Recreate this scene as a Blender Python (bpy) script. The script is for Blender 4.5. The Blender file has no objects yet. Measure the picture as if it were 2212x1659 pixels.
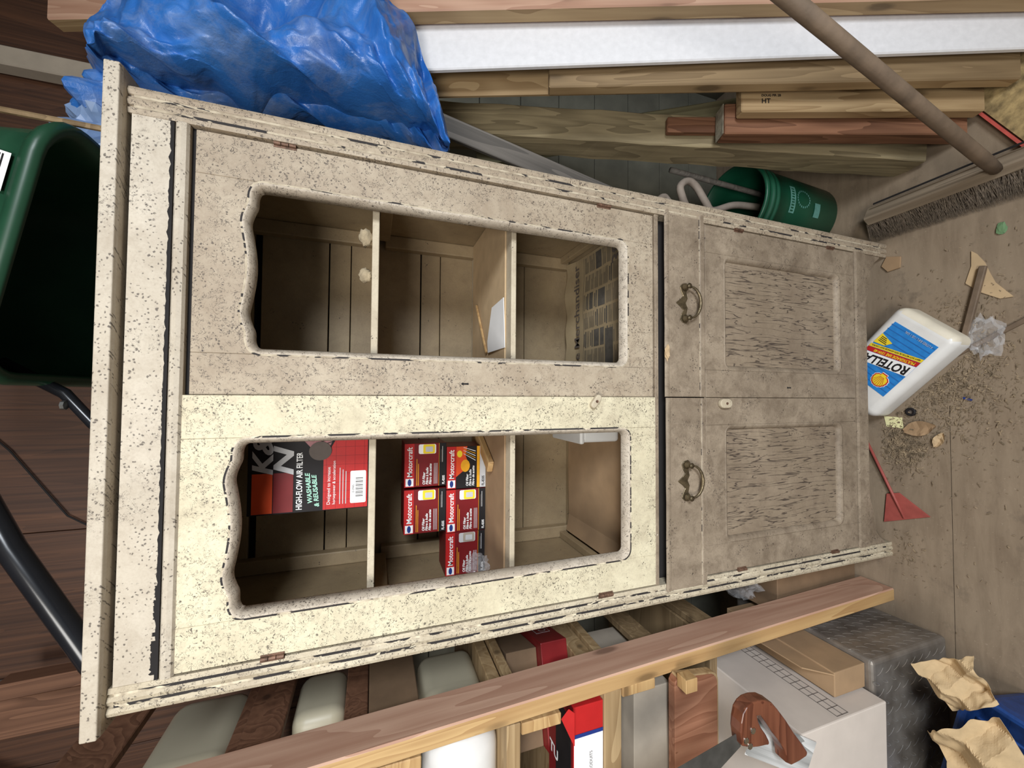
import bpy, bmesh, math, random
from mathutils import Vector, Matrix, noise
random.seed(7)
S = bpy.context.scene
COL = S.collection
PI = math.pi

# ------------------------------------------------------------------ camera
CAM_POS = Vector((0.0031, -0.7751, 1.5248)); PITCH, YAW, ROLL = 0.3370, 0.0297, -0.0161
fw = Vector((math.sin(YAW)*math.cos(PITCH), math.cos(YAW)*math.cos(PITCH), -math.sin(PITCH)))
rt = Vector((math.cos(YAW), -math.sin(YAW), 0)); dn = fw.cross(rt)
r2 = math.cos(ROLL)*rt + math.sin(ROLL)*dn
d2 = -math.sin(ROLL)*rt + math.cos(ROLL)*dn
cam = bpy.data.cameras.new('camera'); cam.sensor_fit = 'HORIZONTAL'; cam.sensor_width = 36.0
cam.lens = 850/2212*36; cam.clip_start = 0.02
camo = bpy.data.objects.new('camera', cam); COL.objects.link(camo)
M3 = Matrix((d2, r2, -fw)).transposed()          # the photograph was taken with the phone on its side
camo.matrix_world = Matrix.Translation(CAM_POS) @ M3.to_4x4()
S.camera = camo

# ------------------------------------------------------------------ world, daylight, exposure
W = bpy.data.worlds.new('world'); S.world = W; W.use_nodes = True
bg = W.node_tree.nodes['Background']; bg.inputs[0].default_value = (0.86, 0.93, 1.0, 1); bg.inputs[1].default_value = 0.20
def area(name, loc, target, sx, sy, power, color):
    l = bpy.data.lights.new(name, 'AREA'); l.shape = 'RECTANGLE'; l.size = sx; l.size_y = sy; l.energy = power; l.color = color
    o = bpy.data.objects.new(name, l); COL.objects.link(o); o.location = loc
    o.rotation_euler = (Vector(target)-Vector(loc)).to_track_quat('-Z', 'Y').to_euler(); return o
area('daylight_door', (-0.66, -1.95, 2.30), (-0.1, 0.0, 1.3), 0.9, 0.7, 31, (1.0, 0.965, 0.90))
area('daylight_window', (1.15, -2.3, 2.1), (-0.75, -0.05, 0.75), 0.7, 0.7, 21, (0.90, 0.95, 1.0)).data.spread = 1.75
S.view_settings.view_transform = 'Standard'; S.view_settings.look = 'None'
S.view_settings.gamma = 1.0; S.view_settings.use_curve_mapping = False; S.view_settings.exposure = 0.45

# ------------------------------------------------------------------ helpers: objects
def tag(o, label=None, cat=None, group=None, kind=None):
    if label: o['label'] = label
    if cat: o['category'] = cat
    if group: o['group'] = group
    if kind: o['kind'] = kind
    return o
def empty(name, label, cat, loc=(0, 0, 0), group=None):
    o = bpy.data.objects.new(name, None); COL.objects.link(o); o.location = loc; o.empty_display_size = .05
    return tag(o, label, cat, group)
class MB:
    def __init__(s): s.v = []; s.f = []
    def add(s, vs, fs):
        n = len(s.v); s.v += [tuple(v) for v in vs]; s.f += [tuple(i+n for i in f) for f in fs]; return s
    def box(s, x0, x1, y0, y1, z0, z1, m=None):
        vs = [Vector((x, y, z)) for x in (x0, x1) for y in (y0, y1) for z in (z0, z1)]
        if m is not None: vs = [m @ v for v in vs]
        return s.add(vs, [(0, 1, 3, 2), (4, 6, 7, 5), (0, 4, 5, 1), (2, 3, 7, 6), (0, 2, 6, 4), (1, 5, 7, 3)])
    def prism(s, pts, a, b, f):
        """polygon pts (2-D), extruded from a to b; f(u, v, w) gives the 3-D point"""
        n = len(pts); vs = [f(u, v, a) for u, v in pts] + [f(u, v, b) for u, v in pts]
        fs = [tuple(range(n)), tuple(range(2*n-1, n-1, -1))] + [(i, (i+1) % n, n+(i+1) % n, n+i) for i in range(n)]
        return s.add(vs, fs)
    def loft(s, loops, closed=True, caps=(False, False)):
        n = len(loops[0]); vs = [p for l in loops for p in l]; fs = []
        for k in range(len(loops)-1):
            for i in range(n if closed else n-1):
                j = (i+1) % n; fs.append((k*n+i, k*n+j, (k+1)*n+j, (k+1)*n+i))
        if caps[0]: fs.append(tuple(range(n-1, -1, -1)))
        if caps[1]: fs.append(tuple(range((len(loops)-1)*n, len(loops)*n)))
        return s.add(vs, fs)
    def tube(s, path, r, seg=10, cap=True):
        P = [Vector(p) for p in path]; R = r if isinstance(r, (list, tuple)) else [r]*len(P); loops = []
        up = None
        for i, p in enumerate(P):
            t = (P[min(i+1, len(P)-1)]-P[max(i-1, 0)]).normalized()
            if up is None: up = Vector((0, 0, 1)) if abs(t.z) < .9 else Vector((0, 1, 0))
            a = (up - up.dot(t)*t).normalized(); b = t.cross(a); up = a
            loops.append([p + (a*math.cos(2*PI*k/seg) + b*math.sin(2*PI*k/seg))*R[i] for k in range(seg)])
        return s.loft(loops, True, (cap, cap))
    def lathe(s, prof, c=(0, 0, 0), seg=32):
        return s.loft([[(c[0]+r*math.cos(2*PI*k/seg), c[1]+r*math.sin(2*PI*k/seg), c[2]+z) for k in range(seg)] for r, z in prof])
    def blob(s, c, r, seed=0, amp=.2, seg=12, rings=8, freq=1.6):
        loops = []
        for i in range(rings+1):
            th = PI*i/rings; L = []
            for k in range(seg):
                d = Vector((math.sin(th)*math.cos(2*PI*k/seg), math.sin(th)*math.sin(2*PI*k/seg), math.cos(th)))
                q = 1+amp*noise.noise(d*freq+Vector((seed*7.1, seed*3.3, 0)))
                L.append((c[0]+d.x*r[0]*q, c[1]+d.y*r[1]*q, c[2]+d.z*r[2]*q))
            loops.append(L)
        return s.loft(loops)
    def build(s, name, mat, parent=None, bevel=0, seg=2, smooth=False, matrix=None):
        me = bpy.data.meshes.new(name); me.from_pydata(s.v, [], s.f); me.validate()
        bm = bmesh.new(); bm.from_mesh(me)
        bmesh.ops.remove_doubles(bm, verts=bm.verts, dist=1e-6)
        bmesh.ops.recalc_face_normals(bm, faces=bm.faces); bm.to_mesh(me); bm.free()
        me.materials.append(mat)
        o = bpy.data.objects.new(name, me); COL.objects.link(o)
        if parent is not None: o.parent = parent
        if matrix is not None: o.matrix_local = matrix
        if smooth:
            for p in me.polygons: p.use_smooth = True
        if bevel:
            b = o.modifiers.new('bevel', 'BEVEL'); b.width = bevel; b.segments = seg; b.limit_method = 'ANGLE'; b.angle_limit = .6
        return o
def frame(p0, p1, normal):
    """matrix with local x along p0->p1, local z near normal"""
    p0, p1 = Vector(p0), Vector(p1); x = (p1-p0).normalized(); z = Vector(normal); z = (z-z.dot(x)*x).normalized(); y = z.cross(x)
    m = Matrix((x, y, z)).transposed().to_4x4(); m.translation = (p0+p1)/2; return m
def board(name, p0, p1, normal, w, t, mat, parent=None, bevel=.002, label=None, cat=None, group=None, rough=0):
    """plank whose front-face centre line runs p0->p1; local z is the face normal, thickness t goes behind the face"""
    L = (Vector(p1)-Vector(p0)).length; m = frame(p0, p1, normal); b = MB()
    n = max(1, int(L/.05)) if rough else 1; loops = []
    for i in range(n+1):
        x = -L/2+L*i/n; loop = []
        for yy, zz in ((-w/2, 0), (w/2, 0), (w/2, -t), (-w/2, -t)):
            d = Vector((0, 0, 0))
            if rough: d = Vector((0, noise.noise(Vector((x*9, yy*40, 3+zz*30))), noise.noise(Vector((x*9, yy*40, 9+zz*30)))))*rough
            loop.append((x, yy+d.y, zz+d.z))
        loops.append(loop)
    b.loft(loops, True, (True, True))
    o = b.build(name, mat, parent, bevel, 1)
    o.matrix_world = m
    if parent is not None: o.matrix_parent_inverse = Matrix(); o.matrix_local = m if parent.matrix_local == Matrix() else parent.matrix_local.inverted() @ m
    if label: tag(o, label, cat, group)
    return o
def text(body, size, m, mat, parent, name='lettering', align='LEFT', bold=0.0, shear=0.0, sx=1.0):
    c = bpy.data.curves.new(name, 'FONT'); c.body = body; c.size = size; c.align_x = align; c.offset = bold; c.shear = shear; c.resolution_u = 3
    t = bpy.data.objects.new(name, c); COL.objects.link(t)
    dg = bpy.context.evaluated_depsgraph_get(); me = bpy.data.meshes.new_from_object(t.evaluated_get(dg))
    bpy.data.objects.remove(t); bpy.data.curves.remove(c)
    for v in me.vertices: v.co.x *= sx
    me.materials.clear(); me.materials.append(mat)
    o = bpy.data.objects.new(name, me); COL.objects.link(o); o.parent = parent; o.matrix_local = m; return o
def plane_m(origin, xdir, ydir):
    x = Vector(xdir).normalized(); y = Vector(ydir); y = (y-y.dot(x)*x).normalized(); z = x.cross(y)
    m = Matrix((x, y, z)).transposed().to_4x4(); m.translation = Vector(origin); return m
def patch(name, pts, m, mat, parent, h=.0004):
    b = MB(); b.prism(pts, 0, h, lambda u, v, w: Vector((u, v, w))); return b.build(name, mat, parent, matrix=m)
def rect(x0, x1, y0, y1): return [(x0, y0), (x1, y0), (x1, y1), (x0, y1)]
def ellipse(cx, cy, rx, ry, n=24): return [(cx+rx*math.cos(2*PI*k/n), cy+ry*math.sin(2*PI*k/n)) for k in range(n)]

# ------------------------------------------------------------------ helpers: materials
class NT:
    def __init__(s, name):
        s.m = bpy.data.materials.new(name); s.m.use_nodes = True; s.t = s.m.node_tree; s.b = s.t.nodes['Principled BSDF']
        s.obj = s.n('ShaderNodeTexCoord').outputs['Object']
    def n(s, kind, **kw):
        nd = s.t.nodes.new(kind)
        for k, v in kw.items(): setattr(nd, k, v)
        return nd
    def link(s, a, b):
        if isinstance(a, (int, float)): b.default_value = a
        elif isinstance(a, tuple): b.default_value = a if len(a) == len(b.default_value) else a+(1,)
        else: s.t.links.new(a, b)
    def mapping(s, scale=(1, 1, 1), loc=(0, 0, 0), src=None):
        m = s.n('ShaderNodeMapping'); s.link(src or s.obj, m.inputs[0]); m.inputs['Scale'].default_value = scale; m.inputs['Location'].default_value = loc; return m.outputs[0]
    def rnd(s, src):
        oi = s.n('ShaderNodeObjectInfo'); a = s.n('ShaderNodeVectorMath', operation='SCALE'); cmb = s.n('ShaderNodeCombineXYZ')
        for i in range(3): s.link(oi.outputs['Random'], cmb.inputs[i])
        s.link(cmb.outputs[0], a.inputs[0]); a.inputs['Scale'].default_value = 37.0
        ad = s.n('ShaderNodeVectorMath', operation='ADD'); s.link(src, ad.inputs[0]); s.link(a.outputs[0], ad.inputs[1]); return ad.outputs[0]
    def noise(s, scale, detail=3, rough=.55, dist=0, src=None):
        a = s.n('ShaderNodeTexNoise'); s.link(src or s.obj, a.inputs['Vector']); a.inputs['Scale'].default_value = scale
        a.inputs['Detail'].default_value = detail; a.inputs['Roughness'].default_value = rough; a.inputs['Distortion'].default_value = dist; return a.outputs['Fac']
    def vor(s, scale, feature='F1', src=None, out='Distance'):
        a = s.n('ShaderNodeTexVoronoi', feature=feature); s.link(src or s.obj, a.inputs['Vector']); a.inputs['Scale'].default_value = scale; return a.outputs[out]
    def math(s, op, a, b=0.0, clamp=False):
        x = s.n('ShaderNodeMath', operation=op, use_clamp=clamp); s.link(a, x.inputs[0]); s.link(b, x.inputs[1]); return x.outputs[0]
    def ramp(s, f, lo, hi, a=0.0, b=1.0):
        r = s.n('ShaderNodeMapRange', clamp=True); s.link(f, r.inputs[0])
        for i, v in enumerate((lo, hi, a, b)): r.inputs[i+1].default_value = v
        return r.outputs[0]
    def mix(s, f, a, b):
        x = s.n('ShaderNodeMix', data_type='RGBA'); s.link(f, x.inputs['Factor']); s.link(a, x.inputs[6]); s.link(b, x.inputs[7]); return x.outputs[2]
    def out(s, col, rough=.6, metal=0.0, bump=None, strength=.2, dist=.002, spec=None):
        s.link(col, s.b.inputs['Base Color']); s.link(rough, s.b.inputs['Roughness']); s.link(metal, s.b.inputs['Metallic'])
        if spec is not None: s.b.inputs['Specular IOR Level'].default_value = spec
        if bump is not None:
            bp = s.n('ShaderNodeBump'); bp.inputs['Strength'].default_value = strength; bp.inputs['Distance'].default_value = dist
            s.link(bump, bp.inputs['Height']); s.link(bp.outputs[0], s.b.inputs['Normal'])
        return s.m
def flat(name, col, rough=.6, metal=0.0, var=.12, scale=25, bump=0.0, spec=None):
    t = NT(name); f = t.noise(scale, 4); c = t.mix(t.ramp(f, .3, .7), tuple(c*(1-var) for c in col), tuple(min(1, c*(1+var)) for c in col))
    return t.out(c, rough, metal, t.noise(scale*3, 3) if bump else None, bump, spec=spec)
def wood(name, dark, light, grain=1.0, knots=True, rough=.7, bump=.15, pale=None, axis=0, fine=1.0, ringamt=.35):
    t = NT(name); sc = [60*fine, 60*fine, 60*fine]; sc[axis] = 2.2*grain
    src = t.rnd(t.obj); p = t.mapping(tuple(sc), src=src); p2 = t.mapping(tuple(9 if i != axis else .9 for i in range(3)), src=src)
    g = t.noise(1.0, 4, .6, .6, p); g2 = t.noise(1.0, 2, .5, 1.2, p2); rings = t.math('FRACT', t.math('MULTIPLY', g2, 9.0))
    f = t.math('ADD', t.math('MULTIPLY', g, 1-ringamt), t.math('MULTIPLY', rings, ringamt))
    c = t.mix(t.ramp(f, .3, .72), dark, light)
    if knots:
        pk = t.mapping(tuple(14 if i != axis else 4.2 for i in range(3)), src=src); v = t.vor(1.0, src=pk)
        c = t.mix(t.ramp(v, .10, .17, .85, 0), c, tuple(x*.28 for x in dark))
        c = t.mix(t.ramp(v, .15, .3, .35, 0), c, tuple(x*.75 for x in dark))
    if pale: c = t.mix(t.ramp(t.noise(5, 4), .45, .75, 0, .6), c, pale)
    return t.out(c, rough, 0, f, bump)
def paint(name, cream=(.70, .61, .45), cream2=(.60, .51, .36), grime=(.25, .185, .125), grime_amt=.5, cracks=.5, dots=.5, stretch=(1, 1, 1), crack_scale=105, chips=.5, rough=.62, breaks=True, warp=1.5):
    t = NT(name); p = t.mapping(stretch)
    c = t.mix(t.ramp(t.noise(5, 5, .6), .35, .65), cream, cream2)
    fine = t.noise(260, 3, .7); c = t.mix(t.ramp(fine, .45, .75, 0, .35*grime_amt+.08), c, grime)
    gs = t.noise(30, 8, .75, .6); c = t.mix(t.ramp(gs, .47, .70, 0, .9*grime_amt), c, grime); gm = t.noise(7, 6, .68, .4); c = t.mix(t.ramp(gm, .42, .72, 0, grime_amt), c, grime)
    nz = t.noise(crack_scale, 2.5, .6, warp, p); line = t.ramp(t.math('ABSOLUTE', t.math('SUBTRACT', nz, .5)), .008, .022, 1, 0)
    mask = t.math('MULTIPLY', t.ramp(t.noise(6, 4, .6), .62-.28*cracks, .74-.28*cracks), t.ramp(t.noise(95, 1), .44, .52) if breaks else .9)
    line = t.math('MULTIPLY', line, mask)
    sp = t.n('ShaderNodeSeparateXYZ'); t.link(t.obj, sp.inputs[0]); cb = t.n('ShaderNodeCombineXYZ'); t.link(t.math('ADD', sp.outputs[0], sp.outputs[1]), cb.inputs[0]); t.link(sp.outputs[2], cb.inputs[1])
    dist = t.n('ShaderNodeVectorMath', operation='ADD'); t.link(cb.outputs[0], dist.inputs[0]); sc_ = t.n('ShaderNodeVectorMath', operation='SCALE'); nc = t.n('ShaderNodeTexNoise'); t.link(t.obj, nc.inputs['Vector']); nc.inputs['Scale'].default_value = 160; t.link(nc.outputs['Color'], sc_.inputs[0]); sc_.inputs['Scale'].default_value = .006; t.link(sc_.outputs[0], dist.inputs[1])
    v2 = t.n('ShaderNodeTexVoronoi', voronoi_dimensions='2D'); t.link(dist.outputs[0], v2.inputs['Vector']); v2.inputs['Scale'].default_value = 125
    d = t.math('MULTIPLY', t.ramp(t.math('ADD', v2.outputs['Distance'], t.math('MULTIPLY', t.math('SUBTRACT', t.noise(55, 3), .5), .5)), .09, .21, 1, 0), t.ramp(t.noise(24, 4), .63-.2*dots, .68-.2*dots))
    dk = t.math('MAXIMUM', line, t.math('MULTIPLY', d, .85))
    c = t.mix(t.math('MULTIPLY', dk, .93), c, (.035, .024, .02))
    ch = t.math('MULTIPLY', t.ramp(t.noise(38, 5, .7, .8), .72-.02*chips, .745-.02*chips), t.ramp(t.noise(4, 2), .5, .6))
    c = t.mix(t.math('MULTIPLY', ch, .8*chips), c, (.85, .8, .7))
    return t.out(c, rough, 0, t.math('SUBTRACT', fine, t.math('MULTIPLY', dk, 2.0)), .18, .0015)
def edgeloss(name, amount, cream=(.68, .6, .45)):
    """bottom of a moulding groove: cream paint with stretches gone to the dark wood"""
    t = NT(name); p = t.mapping((60, 60, 17)); f = t.noise(1, 3, .6, .3, p); k = t.ramp(f, .585-.12*amount, .60-.12*amount)
    c = t.mix(k, t.mix(t.ramp(t.noise(60, 4), .4, .7), cream, (.3, .24, .17)), (.022, .018, .018)); return t.out(c, .8)

MAT = {}
MAT['paint_top'] = paint('paint_frieze_cream', (.58, .52, .43), (.50, .44, .35), cracks=.35, dots=.85, grime_amt=.32)
MAT['paint_l'] = paint('paint_door_crackled_cream', (.72, .66, .48), (.62, .555, .39), cracks=.85, dots=.5, grime_amt=.32)
MAT['paint_r'] = paint('paint_right_grimy_shaded', (.47, .395, .297), (.38, .31, .228), cracks=.95, dots=.6, grime_amt=.55)  # right-side copy: extra grime, plus weaker light put into a darker cream
MAT['paint_low'] = paint('paint_lower_grimy_shaded', (.36, .29, .213), (.275, .217, .156), cracks=.4, dots=.4, grime=(.135, .098, .066), grime_amt=.85, chips=1)  # real grime, plus the light's falloff put into a darker base
MAT['paint_panel'] = paint('paint_panel_checked', (.31, .245, .175), (.245, .19, .132), cracks=1.25, dots=.1, grime=(.14, .10, .07), grime_amt=.5, stretch=(1, 1, .085), crack_scale=75, breaks=False, warp=.5)
MAT['paint_stile'] = paint('paint_stile_checked', (.62, .55, .415), (.49, .42, .30), cracks=.95, dots=.6, grime_amt=.45, crack_scale=110)
MAT['paint_edge'] = paint('paint_moulding_alligatored', (.60, .53, .435), (.50, .43, .345), cracks=1.1, dots=.3, grime_amt=.4, crack_scale=120)
MAT['inside'] = paint('paint_inside_tan', (.35, .262, .152), (.285, .21, .118), grime=(.15, .10, .06), cracks=0, dots=0, grime_amt=.35, chips=0)
MAT['shelfedge'] = paint('paint_shelf_edge', (.58, .51, .385), (.50, .43, .31), cracks=.3, dots=.3, grime_amt=.35)
MAT['loss_l'] = edgeloss('groove_paint_gone', 1.0); MAT['loss_r'] = edgeloss('groove_paint_patchy', .35, (.5, .43, .32))
MAT['black'] = flat('dark_gap', (.012, .01, .01), .9)
MAT['iron'] = flat('rusty_hinge', (.16, .09, .06), .6, .4, .5, 120, .3)
MAT['brass'] = flat('old_brass', (.16, .125, .075), .42, .75, .4, 90, .3)
MAT['ply'] = wood('redbrown_plywood', (.036, .0145, .008), (.105, .044, .021), .6, False, .6, .35, axis=2, fine=1.6, ringamt=.12)
MAT['stud'] = wood('reddish_stud', (.115, .05, .026), (.22, .105, .058), 1, True)
MAT['pink'] = wood('pinkish_fir', (.44, .245, .165), (.60, .38, .27), 1, True, .65, .1)
MAT['tan'] = wood('tan_pine', (.28, .18, .085), (.44, .31, .165), 1, True)
MAT['tan2'] = wood('dull_tan_pine', (.18, .118, .058), (.29, .20, .105), 1, True)
MAT['goldfir'] = wood('golden_fir', (.38, .22, .09), (.56, .37, .17), 1, True, .62, .12)
MAT['redwood'] = wood('redbrown_lumber', (.12, .048, .022), (.25, .115, .06), 1, False)
MAT['roughsawn'] = wood('rough_sawn_timber', (.19, .15, .085), (.34, .275, .16), 2, False, .85, .6)
MAT['greywood'] = wood('weathered_grey_wood', (.11, .10, .09), (.20, .18, .16), 1, False)
MAT['greentreated'] = wood('treated_lumber', (.17, .15, .085), (.28, .255, .15), 1, True)
MAT['white_board'] = flat('primed_white_board', (.78, .78, .81), .55, 0, .05, 60)
MAT['broomwood'] = wood('dirty_broom_wood', (.19, .145, .10), (.33, .26, .185), 1, False, .75)
MAT['broomhandle'] = flat('worn_broom_handle', (.15, .105, .07), .7, 0, .25, 22, .3)
MAT['bristle'] = flat('dusty_bristles', (.15, .118, .088), .9, 0, .5, 120)
MAT['cardboard'] = flat('brown_cardboard', (.33, .215, .12), .85, 0, .12, 14)
MAT['cardboard_dark'] = flat('dull_cardboard', (.19, .12, .068), .85, 0, .15, 14)
MAT['cardboard_tan'] = flat('tan_cardboard', (.50, .36, .21), .85, 0, .1, 20)
MAT['greyboard'] = flat('grey_carton', (.36, .31, .25), .85, 0, .08, 20)
MAT['paperbag'] = flat('brown_kraft_paper', (.50, .36, .20), .8, 0, .15, 30, .3)
MAT['offwhite'] = flat('offwhite_carton', (.60, .53, .47), .75, 0, .05, 15)
MAT['ink'] = flat('black_print', (.015, .013, .014), .6, spec=.18)
MAT['inkgrey'] = flat('grey_print', (.12, .10, .09), .7, spec=.18)
MAT['white'] = flat('white_print', (.82, .82, .82), .5, 0, .03, spec=.18)
MAT['red'] = flat('red_print', (.46, .020, .020), .45, 0, .06, spec=.18)
MAT['darkred'] = flat('dark_red_print', (.17, .012, .014), .45, 0, .1, spec=.18)
MAT['orange'] = flat('orange_red_print', (.66, .075, .02), .45, 0, .06, spec=.18)
MAT['amber'] = flat('amber_print', (.75, .36, .02), .5, 0, .15, 40, spec=.18)
MAT['yellow'] = flat('yellow_print', (.80, .60, .03), .5, 0, .05, spec=.18)
MAT['blueink'] = flat('blue_print', (.025, .21, .58), .45, 0, .12, 60, spec=.18)
MAT['navy'] = flat('navy_print', (.02, .04, .2), .5, spec=.18)
MAT['silver'] = flat('silver_print', (.52, .52, .53), .45, 0, .06, spec=.18)
MAT['mint'] = flat('mint_print', (.35, .62, .5), .5, spec=.18)
MAT['jugwhite'] = flat('white_hdpe', (.72, .71, .69), .38, 0, .05, 18, .05)
MAT['jugdirty'] = flat('dusty_hdpe', (.70, .64, .52), .5, 0, .12, 14)
MAT['jugcream'] = flat('cream_hdpe', (.40, .365, .27), .42, 0, .05, 10)
MAT['green_tub'] = flat('green_poly_tray', (.013, .058, .030), .38, 0, .2, 9, .05)
MAT['green_bucket'] = flat('green_bucket_plastic', (.006, .070, .036), .38, 0, .12, 12)
MAT['green_light'] = flat('bucket_print', (.10, .26, .22), .6, 0, .2, 60)
MAT['tube'] = flat('black_powder_coat', (.012, .013, .016), .22, .2)
MAT['alu'] = None
MAT['clear'] = None
MAT['tarp'] = None
MAT['rope'] = flat('dusty_rubber_hose', (.30, .25, .21), .75, 0, .15, 30)
MAT['nest'] = flat('dried_mud', (.36, .29, .19), .95, 0, .3, 60, .6)
MAT['postit'] = flat('yellow_note', (.80, .76, .42), .7, 0, .03)
MAT['flyred'] = flat('dusty_red_plastic', (.34, .075, .06), .55, 0, .15, 40)
MAT['sawwood'] = wood('varnished_saw_handle', (.085, .024, .012), (.18, .062, .032), 1, False, .28, .05)
MAT['steel'] = flat('dull_steel', (.20, .20, .19), .4, .8, .3, 20)
MAT['bluecrate'] = flat('blue_crate_plastic', (.012, .05, .20), .4, 0, .3, 40, .2)
MAT['plaster'] = flat('grey_siding', (.17, .165, .13), .85, 0, .2, 10)
MAT['osb'] = flat('strand_board', (.33, .24, .11), .85, 0, .5, 45, .5)
MAT['redpaint'] = flat('red_edge_paint', (.52, .09, .07), .7, 0, .15, 40)

def aluminium():
    t = NT('tread_plate'); c = t.mix(t.ramp(t.noise(14, 5), .35, .7), (.34, .31, .28), (.17, .145, .12)); return t.out(c, t.ramp(t.noise(22, 4), .3, .7, .3, .5), .55, t.noise(90, 3), .08)
MAT['alu'] = aluminium()
def clearfilm():
    t = NT('clear_film'); b = t.b; b.inputs['Base Color'].default_value = (.8, .8, .82, 1); b.inputs['Roughness'].default_value = .12
    b.inputs['Alpha'].default_value = .13; return t.m
MAT['clear'] = clearfilm()
def tarpmat():
    t = NT('blue_poly_tarp'); c = t.mix(t.ramp(t.noise(5, 5, .6), .3, .7), (.014, .105, .40), (.040, .19, .56))
    dust = t.ramp(t.noise(8, 6, .7, .6), .46, .72, 0, .6); c = t.mix(dust, c, (.26, .32, .44))
    wv = t.noise(240, 2); return t.out(c, t.ramp(t.noise(12, 3), .3, .7, .26, .5), 0, t.math('ADD', t.noise(45, 4, .6, 1.0), t.math('MULTIPLY', wv, .3)), .35, .004)
MAT['tarp'] = tarpmat()
def floormat():
    t = NT('dusty_floor_sheet'); p = t.mapping((6, 34, 1)); g = t.noise(1, 5, .65, .5, p)
    c = t.mix(t.ramp(g, .3, .7), (.185, .135, .090), (.28, .212, .146)); c = t.mix(t.ramp(t.noise(4, 6, .65), .4, .7, 0, .6), c, (.30, .235, .165))
    c = t.mix(t.ramp(t.noise(9, 5, .7), .58, .72, 0, .6), c, (.10, .078, .058)); c = t.mix(t.ramp(t.noise(180, 2), .66, .75, 0, .5), c, (.4, .33, .24))
    return t.out(c, .9, 0, t.noise(70, 5), .25)
MAT['floor'] = floormat()
def newsprint():
    """flat print: columns of small type and grey picture blocks on yellowed paper"""
    t = NT('old_newsprint'); c = t.mix(t.ramp(t.noise(9, 4), .35, .7), (.36, .28, .165), (.28, .21, .12))
    return t.out(c, .9)
MAT['news'] = newsprint()
def sawn_end(): return flat('rough_end_grain', (.30, .27, .20), .95, 0, .35, 60, .6)
MAT['endgrain'] = sawn_end()

# ------------------------------------------------------------------ the setting
def wallbox(name, x0, x1, y0, y1, z0, z1, mat): return tag(MB().box(x0, x1, y0, y1, z0, z1).build(name, mat), kind='structure')
fl = wallbox('floor', -2.2, 2.0, -3.6, .66, -.06, -.012, MAT['black'])
for i, (x0, x1, y0, y1) in enumerate(((-2.2, -.02, -.1372, .655), (-.01998, 2.0, -1.36, .655), (-2.2, -.02, -1.36, -.1388), (-2.2, 2.0, -3.6, -1.3615))):
    MB().box(x0, x1, y0, y1, -.011, 0).build('floor_sheet', MAT['floor'], fl)
wb = wallbox('wall_back', -2.2, 1.42, .66, .74, 0, 2.9, MAT['black'])
for i in range(6):      # plywood sheets above, seams upright
    x0 = -2.2+i*.61; MB().box(x0, min(x0+.608, 1.42), .64, .66, 1.50, 2.9).build('plywood_sheet', MAT['ply'], wb, .001, 1)
for i in range(9): MB().box(-2.2, 1.42, .642, .66, .004+i*.166, .167+i*.166).build('siding_board', MAT['plaster'], wb, .002, 1)
wallbox('wall_right', 1.42, 1.5, -3.6, .66, 0, 2.9, MAT['plaster'])
wallbox('wall_left', -2.28, -2.2, -3.6, .66, 0, 2.9, MAT['plaster'])
wallbox('ceiling', -2.28, 1.5, -3.6, .66, 2.9, 2.98, MAT['ply'])
def stud(name, p0, p1, w, t, mat, label, cat='stud'):
    return board(name, p0, p1, (0, -1, 0), w, t, mat, label=label, cat=cat, bevel=.003)
stud('wall_stud', (.88, .585, 1.6), (.86, .585, 2.9), .05, .045, MAT['greyboard'], 'pale weathered stud on the plywood behind the blue tarp')
sd = stud('framing_post', (-.795, .585, 0), (-.815, .585, 2.9), .10, .05, MAT['stud'], 'reddish framing post rising behind the left end of the cabinet top', 'post')
board('tar_strip', (-.732, .580, .3), (-.752, .580, 2.9), (0, -1, 0), .022, .055, MAT['greywood'], label='dark strip running up the right edge of the framing post', cat='strip')
stud('roof_brace', (-1.25, .53, 2.02), (-.80, .53, 2.70), .09, .04, MAT['stud'], 'slanting reddish brace above the shelving, at the far corner', 'brace')
cord = MB().tube([(-.02, .632, 2.60), (-.06, .632, 2.50), (-.15, .632, 2.42), (-.24, .632, 2.36), (-.33, .632, 2.30), (-.40, .632, 2.2)], .0022, 6).build('cord', MAT['black'])
tag(cord, 'thin dark cord slanting across the brown plywood behind the cabinet', 'cord')

# ------------------------------------------------------------------ the cabinet
CAB = empty('cupboard', 'tall cream crackle-painted cupboard with open glassless upper doors, two drawers and panelled lower doors', 'cupboard')
YB = .43                                                           # inner face of the back boards
def cpart(name, b, mat, bevel=.0015, parent=CAB, **k): return b.build(name, mat, parent, bevel, **k)
# top board, frieze, bead under it
tb = MB(); tb.prism([(-.02, 1.9), (-.0195, 1.919), (-.017, 1.921), (.475, 1.921), (.475, 1.8985), (-.012, 1.8985)], -.506, .51, lambda u, v, w: Vector((w, u, v)))
cpart('cornice_board', tb, MAT['paint_top'])
fr = MB(); n = 60; top = [(-.447+.894*i/n, 1.893) for i in range(n+1)]
bot = [(.447-.894*i/n, 1.8405+.0022*noise.noise(Vector((i*.7, 1, 0)))) for i in range(n+1)]
fr.prism(top+bot, .001, .02, lambda u, v, w: Vector((u, w, v))); cpart('frieze_board', fr, MAT['paint_top'], 0)
cpart('frieze_gap_shade', MB().box(-.447, .447, .012, .03, 1.80, 1.897), MAT['black'], 0)  # black sheet stands in for shade in the gaps round the bead
bd = MB(); prof = [(.015, 1.817), (.002, 1.817), (-.003, 1.820), (-.005, 1.8265), (-.003, 1.833), (.002, 1.8365), (.015, 1.8365)]
bd.prism(prof, -.4445, .4445, lambda u, v, w: Vector((w, u, v))); cpart('bead_moulding', bd, MAT['paint_top'], 0)
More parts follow.
